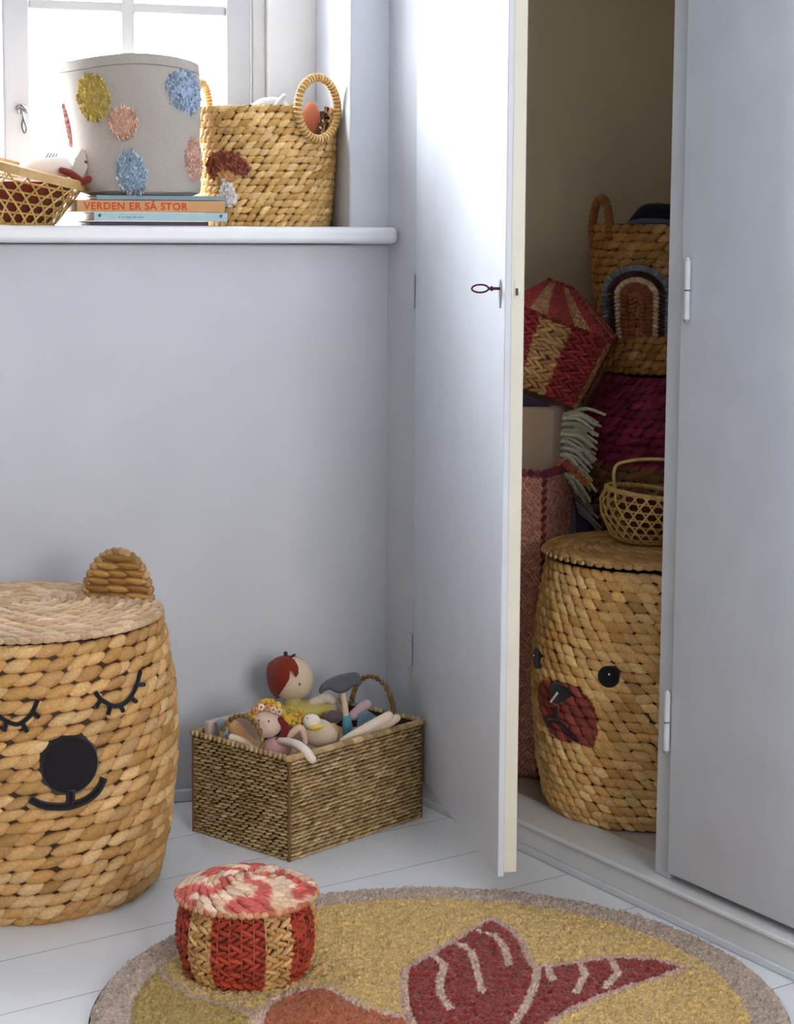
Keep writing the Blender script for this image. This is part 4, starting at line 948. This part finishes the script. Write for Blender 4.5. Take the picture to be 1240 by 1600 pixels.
b.build('eyelashes', 'yarn', d)
d = thing('cloth_ribbon', 'beige cloth strap with two dark buttons standing at the right of the left bamboo basket', 'strap')
b = MB(); card(b, [(108, 274), (116, 250), (127, 232), (134, 236), (136, 233), (146, 238), (134, 268), (126, 284)], Y+.004, .004, (206, 198, 186)); b.build('strap', 'canvas', d, smooth_=False, bevel=.001)
for x, y in ((137, 243), (134, 253)):
    b = MB(); b.ell(tp(x, y, Y+.0025), (.0024, .0014, .0024), (90, 74, 64), nu=10, nv=6); b.build('button', 'plastic', d)

# ------------------------------------------------------------------ closet stack
# tall rose basket at the left
q = fl(836, 1216, PZ); rk = q.y/F
rbk = thing('tall_basket', 'tall rose pink rectangular woven basket with dark red stitched edges, left inside the closet', 'basket', q, math.radians(-26))
RH = (1222-722)*rk*.985; RL, RW = .135, .15
rs2, per2 = rrect_surf(RL, RW, .006, RH, taper=.10)
fr = lambda x, y, z: Vector((((x-RL/2)*(1+.10*z/RH)+RL/2)-RL+.005, (y-RW/2)*(1+.10*z/RH)+RW/2, z+.0015))
b = MB(); RC_ = (164, 110, 100)
for lo_, hi_ in (((0, 0, 0), (RL, .005, RH)), ((0, RW-.005, 0), (RL, RW, RH)), ((0, 0, 0), (.005, RW, RH)), ((RL-.005, 0, 0), (RL, RW, RH)), ((0, 0, 0), (RL, RW, .006))): b.box(lo_, hi_, RC_, fr)
def rs3(u, v):
    P, Nn = rs2(u, v); P = P+np.array([-RL+.005, 0, .0015]); return P, Nn
weave(b, rs3, per2, 96, 80, .0014, [(206, 150, 128), (194, 136, 120), (218, 168, 144), (182, 122, 110)], slant=.9, length=.8, fat=.45, ns=5, ntt=6, alt=True, stagger=.5)
b.build('body', 'fibre_fine', rbk)
for cx_, cy_ in ((RL, 0), (0, 0), (RL, RW), (0, RW)):
    b = MB(); braid_ring(b, [fr(cx_, cy_, z_) for z_ in np.linspace(0, RH, 36)], .0050, [(120, 26, 40), (92, 18, 34), (140, 40, 50)], .013, False, .8)
    b.build('corner_stitching', 'yarn', rbk)
b = MB(); braid_ring(b, [fr(x, y, RH) for x, y in ((0, 0), (RL, 0), (RL, RW), (0, RW))], .008, [(130, 30, 46), (100, 24, 60), (160, 50, 60)], .012, True, .9); b.build('rim', 'yarn', rbk)
RTOP = PZ+RH
# beige cushion standing in it
cy = q.y+.055
b = MB(); b.box((.012, .045, .02), (RL-.006, .095, HC-(636-345)*(cy/F)-PZ), (186, 162, 140), fr); tag(b.build('felt_cushion', 'cloth', bevel=.006, smooth_=False, loc=q, rz=math.radians(-26)), 'plain beige cushion standing in the tall rose basket', 'cushion')
# fringed throw
d = thing('fringed_throw', 'pale sage green throw with long fringe spilling right from the tall rose basket', 'throw')
b = MB(); Yt = cy+.055
limb(b, [(868, 660), (880, 668), (890, 690), (890, 720)], Yt, [14, 20, 22, 16], (158, 160, 128)); limb(b, [(872, 720), (880, 800), (884, 900), (880, 1000)], Yt+.01, [18, 20, 20, 18], (120, 112, 110)); b.build('fabric', 'cloth', d)
for i in range(64):
    b = MB(); x0 = 872+random.uniform(-3, 18); y0 = 645+i*1.6+random.uniform(-3, 3); L_ = random.uniform(38, 58); a = .20+i*.012+random.uniform(-.15, .15)
    x1, y1 = x0+L_*math.cos(a), y0+L_*math.sin(a)*.9
    limb(b, [(x0, y0), ((x0+x1)/2, (y0+y1)/2-7), (x1, y1)], Yt-.022-.003*(i % 7), [3.2, 3.0, 2.4], random.choice([(222, 220, 190), (206, 204, 172), (234, 230, 206)]), sub=4, n=6); b.build('fringe_strand', 'yarn', d)
d = thing('orange_tassel_cord', 'orange and red twisted cord lying over the corner of the tall rose basket', 'cord')
b = MB(); braid_ring(b, [tp(x, y, q.y-.012) for x, y in ((872, 722), (884, 724), (896, 736), (910, 750), (924, 758))], .0075, [(196, 104, 50), (160, 50, 44), (210, 130, 70)], .010, False, .8); b.build('cord', 'yarn', d)
d = thing('grey_fringe', 'grey-lilac fringe hanging between the tall rose basket and the magenta basket', 'throw')
b = MB(); limb(b, [(880, 770), (900, 790), (905, 830), (900, 900)], Yt+.03, [18, 24, 24, 20], (70, 66, 92)); b.build('fabric', 'cloth', d)
for i in range(12):
    b = MB(); x0 = 888+i*1.5; y0 = 745+i*5; limb(b, [(x0, y0), (x0+16, y0+14), (x0+32+random.uniform(-4, 6), y0+34)], Yt-.005, [2.2, 2.2, 1.8], random.choice([(150, 142, 146), (120, 108, 128), (168, 160, 150)]), sub=4, n=6); b.build('fringe_strand', 'yarn', d)
# dark cloth under the house basket
b = MB(); limb(b, [(790, 622), (822, 628), (856, 638)], cy+.02, [8, 9, 5], (58, 46, 70)); tag(b.build('dark_cloth', 'cloth'), 'dark purple cloth squeezed between beige cushion and the house-shaped basket', 'cloth')
# house-shaped basket
Yc = q.y+.065; o0 = tp(896, 636, Yc); kk = Yc/F
hs = thing('house_basket', 'red and natural striped basket with roof-shaped lid, tilted on the beige cushion', 'basket', o0, rot=Euler((0, math.radians(20), math.radians(-12)), 'XYZ'))
BW, BD, BHh = 140*kk, .12, 118*kk
rs5, per5 = rrect_surf(BW, BD, .012, BHh, taper=.20)
def rsh(u, v): P, Nn = rs5(u, v); return P-np.array([BW, 0, 0]), Nn
RED = (156, 50, 52)
def hstripe(u, v, c):
    f = c.mean(1, keepdims=True)/.30; um = np.mod(u, per5); a = (um-.022) % .105; red = ~((a > .028) & (a < .075)); return np.where(red[:, None], np.array(lin(RED))*f, c)
b = MB(); 
P8 = []; 
for v in (0, 1):
    for u in (0, BW, BW+BD, 2*BW+BD):
        g_ = 1+.20*v; x = {0: 0, BW: BW, BW+BD: BW, 2*BW+BD: 0}[u]; y = 0 if u in (0, BW) else BD; P8.append(((x-BW/2)*g_*.98+BW/2-BW, (y-BD/2)*g_*.98+BD/2, v*BHh))
b.add(P8, [(3, 2, 1, 0), (0, 1, 5, 4), (1, 2, 6, 5), (2, 3, 7, 6), (3, 0, 4, 7), (4, 5, 6, 7)], lin((120, 50, 40)))
weave(b, rsh, per5, 15, 34, .0052, [(206, 158, 104), (190, 140, 88), (214, 172, 120)], slant=.6, length=.74, fat=.55, colfn=hstripe, alt=True, ns=7, ntt=7)
b.build('body', 'fibre', hs)
b = MB(); ov = .004; g_ = .10; x0, x1 = -BW-BW*g_-ov, BW*g_+ov; y0, y1 = -BD*g_-ov, BD*(1+g_)+ov; z0 = BHh; zr = z0+50*kk; ym = (y0+y1)/2
rx0, rx1 = x0+.045, x1-.100
V = [(x0, y0, z0), (x1, y0, z0), (x1, y1, z0), (x0, y1, z0), (rx0, ym, zr), (rx1, ym, zr)]
b.add(V, [(0, 1, 5, 4), (1, 2, 5), (2, 3, 4, 5), (3, 0, 4), (3, 2, 1, 0)], lin((150, 60, 60)))
# strands laid down the slopes
def slope(A, B_, Cc, Dd, nx, nz):
    A, B_, Cc, Dd = map(lambda v: np.array(v, float), (A, B_, Cc, Dd))
    def fp(u, v): 
        lo_ = A+(B_-A)*u[:, None]; hi_ = Dd+(Cc-Dd)*u[:, None]; return lo_+(hi_-lo_)*v[:, None]
    sf_ = with_normals(fp)
    def cf(u, v, c): a = ((u*2.3+v*.1+.1) % 1.0); return np.where((a > .62)[:, None], c, np.array(lin((170, 70, 70)))*c.mean(1, keepdims=True)/.30)
    weave(b, sf_, 1, nz, nx, .0028, [(210, 164, 118), (196, 146, 104)], slant=.3, length=.7, fat=.55, ns=5, ntt=6, colfn=cf, v1=.95, u0=.02)
slope(V[0], V[1], V[5], V[4], 26, 16); slope(V[1], V[2], V[5], V[5], 14, 16)
for a, c in ((0, 1), (1, 2), (1, 5), (5, 4), (2, 5)): braid_ring(b, [Vector(V[a])+(Vector(V[c])-Vector(V[a]))*t for t in np.linspace(0, 1, 12)], .0042, [(146, 40, 50), (120, 30, 42), (170, 80, 70)], .010, False, .8)
b.build('roof_lid', 'fibre', hs)
# magenta basket
mY = 3.44; mc = Vector(((1046-620)*mY/F, mY, PZ)); km = mY/F
mg = thing('tall_basket', 'large magenta woven basket with natural brown lower bands, behind the closet bear basket', 'basket', mc)
zt_ = HC-(580-345)*km-PZ
s9 = round_surf([(112*km, 0), (128*km, .06), (134*km, .30), (135*km, zt_-.10), (124*km, zt_-.055), (96*km, zt_)])
def mstripe(u, v, c): f = c.mean(1, keepdims=True)/.12; return np.where((v < .765)[:, None], np.array(lin((150, 108, 70)))*f.clip(.6, 1.4), c)
b = MB(); shell(b, s9, (70, 24, 40)); weave(b, s9, 2*PI, 44, 46, .0060, [(140, 34, 68), (120, 26, 56), (158, 46, 80)], slant=.35, length=.74, fat=.55, ns=6, ntt=7, colfn=mstripe); 
P, _ = s9(u4, np.full(120, .999)); b.add(np.r_[P, [P.mean(0)]], [(i, (i+1) % 120, 120) for i in range(120)], lin((70, 24, 40)))
b.build('body', 'fibre', mg)
# rainbow basket on top of it
rbz = PZ+zt_+.007; rb_c = Vector(((1020-620)*mY/F, mY-.015, rbz)); HR = (578-352)*km
rbt = thing('handled_basket', 'brown woven basket with tufted rainbow, on top of the magenta basket in the closet', 'basket', rb_c)
s10 = round_surf([(66*km, 0), (76*km, .010), (84*km, .06), (92*km, .14), (100*km, HR)])
b = MB(); shell(b, s10, (90, 56, 26)); weave(b, s10, 2*PI, 18, 34, .0072, [(186, 134, 74), (168, 116, 58), (200, 150, 92)], slant=.3, length=.74, fat=.55); b.build('body', 'fibre', rbt)
def r10(px, py): 
    return (usolve(px, rb_c, 92*km), (aty(px, py, mY-.1).z-rbz)/HR)
def arch(cx_, w_, top, bot): 
    n = 12; l = [(cx_-w_, bot)]+[(cx_-w_*math.cos(q_), top+w_*.95*(1-math.sin(q_))) for q_ in np.linspace(0, PI, n)]+[(cx_+w_, bot)]; return [r10(x, y) for x, y in l]
for w_, r_, c_, nm in ((46, .0062, (132, 138, 152), 'blue-grey'), (37, .0062, (64, 22, 30), 'dark maroon'), (28, .0058, (222, 194, 156), 'cream'), (18, .0072, (150, 78, 44), 'rust'), (7, .0066, (160, 88, 50), 'light rust')):
    b = MB(); l = arch(994, w_, 462-w_, 522); pp = smooth([Vector((a, b__, 0)) for a, b__ in l], 3); P, Nn = s10(np.array([p.x for p in pp]), np.array([p.y for p in pp])); P = P+Nn*.009
    braid_ring(b, [tuple(x) for x in P], r_, [c_, tuple(min(255, int(x*1.12)) for x in c_)], .0075, False, .8); o = b.build('rainbow_arc', 'yarn', rbt); o['label'] = nm+' tufted rainbow arc'
for ang0 in (-1.15, 1.95):
    P, Nn = s10(np.array([ang0]), np.array([1.0])); P = Vector(P[0]); nrm = Vector(Nn[0]); nrm.z = 0; nrm.normalize(); tx = Vector((-nrm.y, nrm.x, 0)); b = MB()
    pts = [P+tx*.030*math.cos(q_)+Vector((0, 0, -.012+.056*math.sin(q_))) for q_ in np.linspace(-.2, PI+.2, 22)]
    b.tube([tuple(p) for p in pts], .007, (150, 96, 48), n=8); braid_ring(b, pts, .0082, [(160, 104, 54), (140, 86, 42)], .0085, False, .75); b.build('handle', 'fibre', rbt)
b = MB(); Yq = mY
card(b, [(972, 356), (990, 334), (1002, 318), (1030, 317), (1060, 320), (1075, 340), (1078, 362)], Yq-.05, .07, (38, 36, 48)); tag(b.build('dark_blue_bundle', 'cloth', bevel=.012, smooth_=False), 'near-black folded garment sticking out of the rainbow basket', 'garment')
b = MB(); limb(b, [(972, 356), (995, 348), (1025, 347), (1060, 350)], Yq-.06, [5, 6, 6, 5], (110, 112, 140)); tag(b.build('blue_cloth', 'cloth'), 'grey-blue cloth lining edge under the dark garment in the rainbow basket', 'cloth')
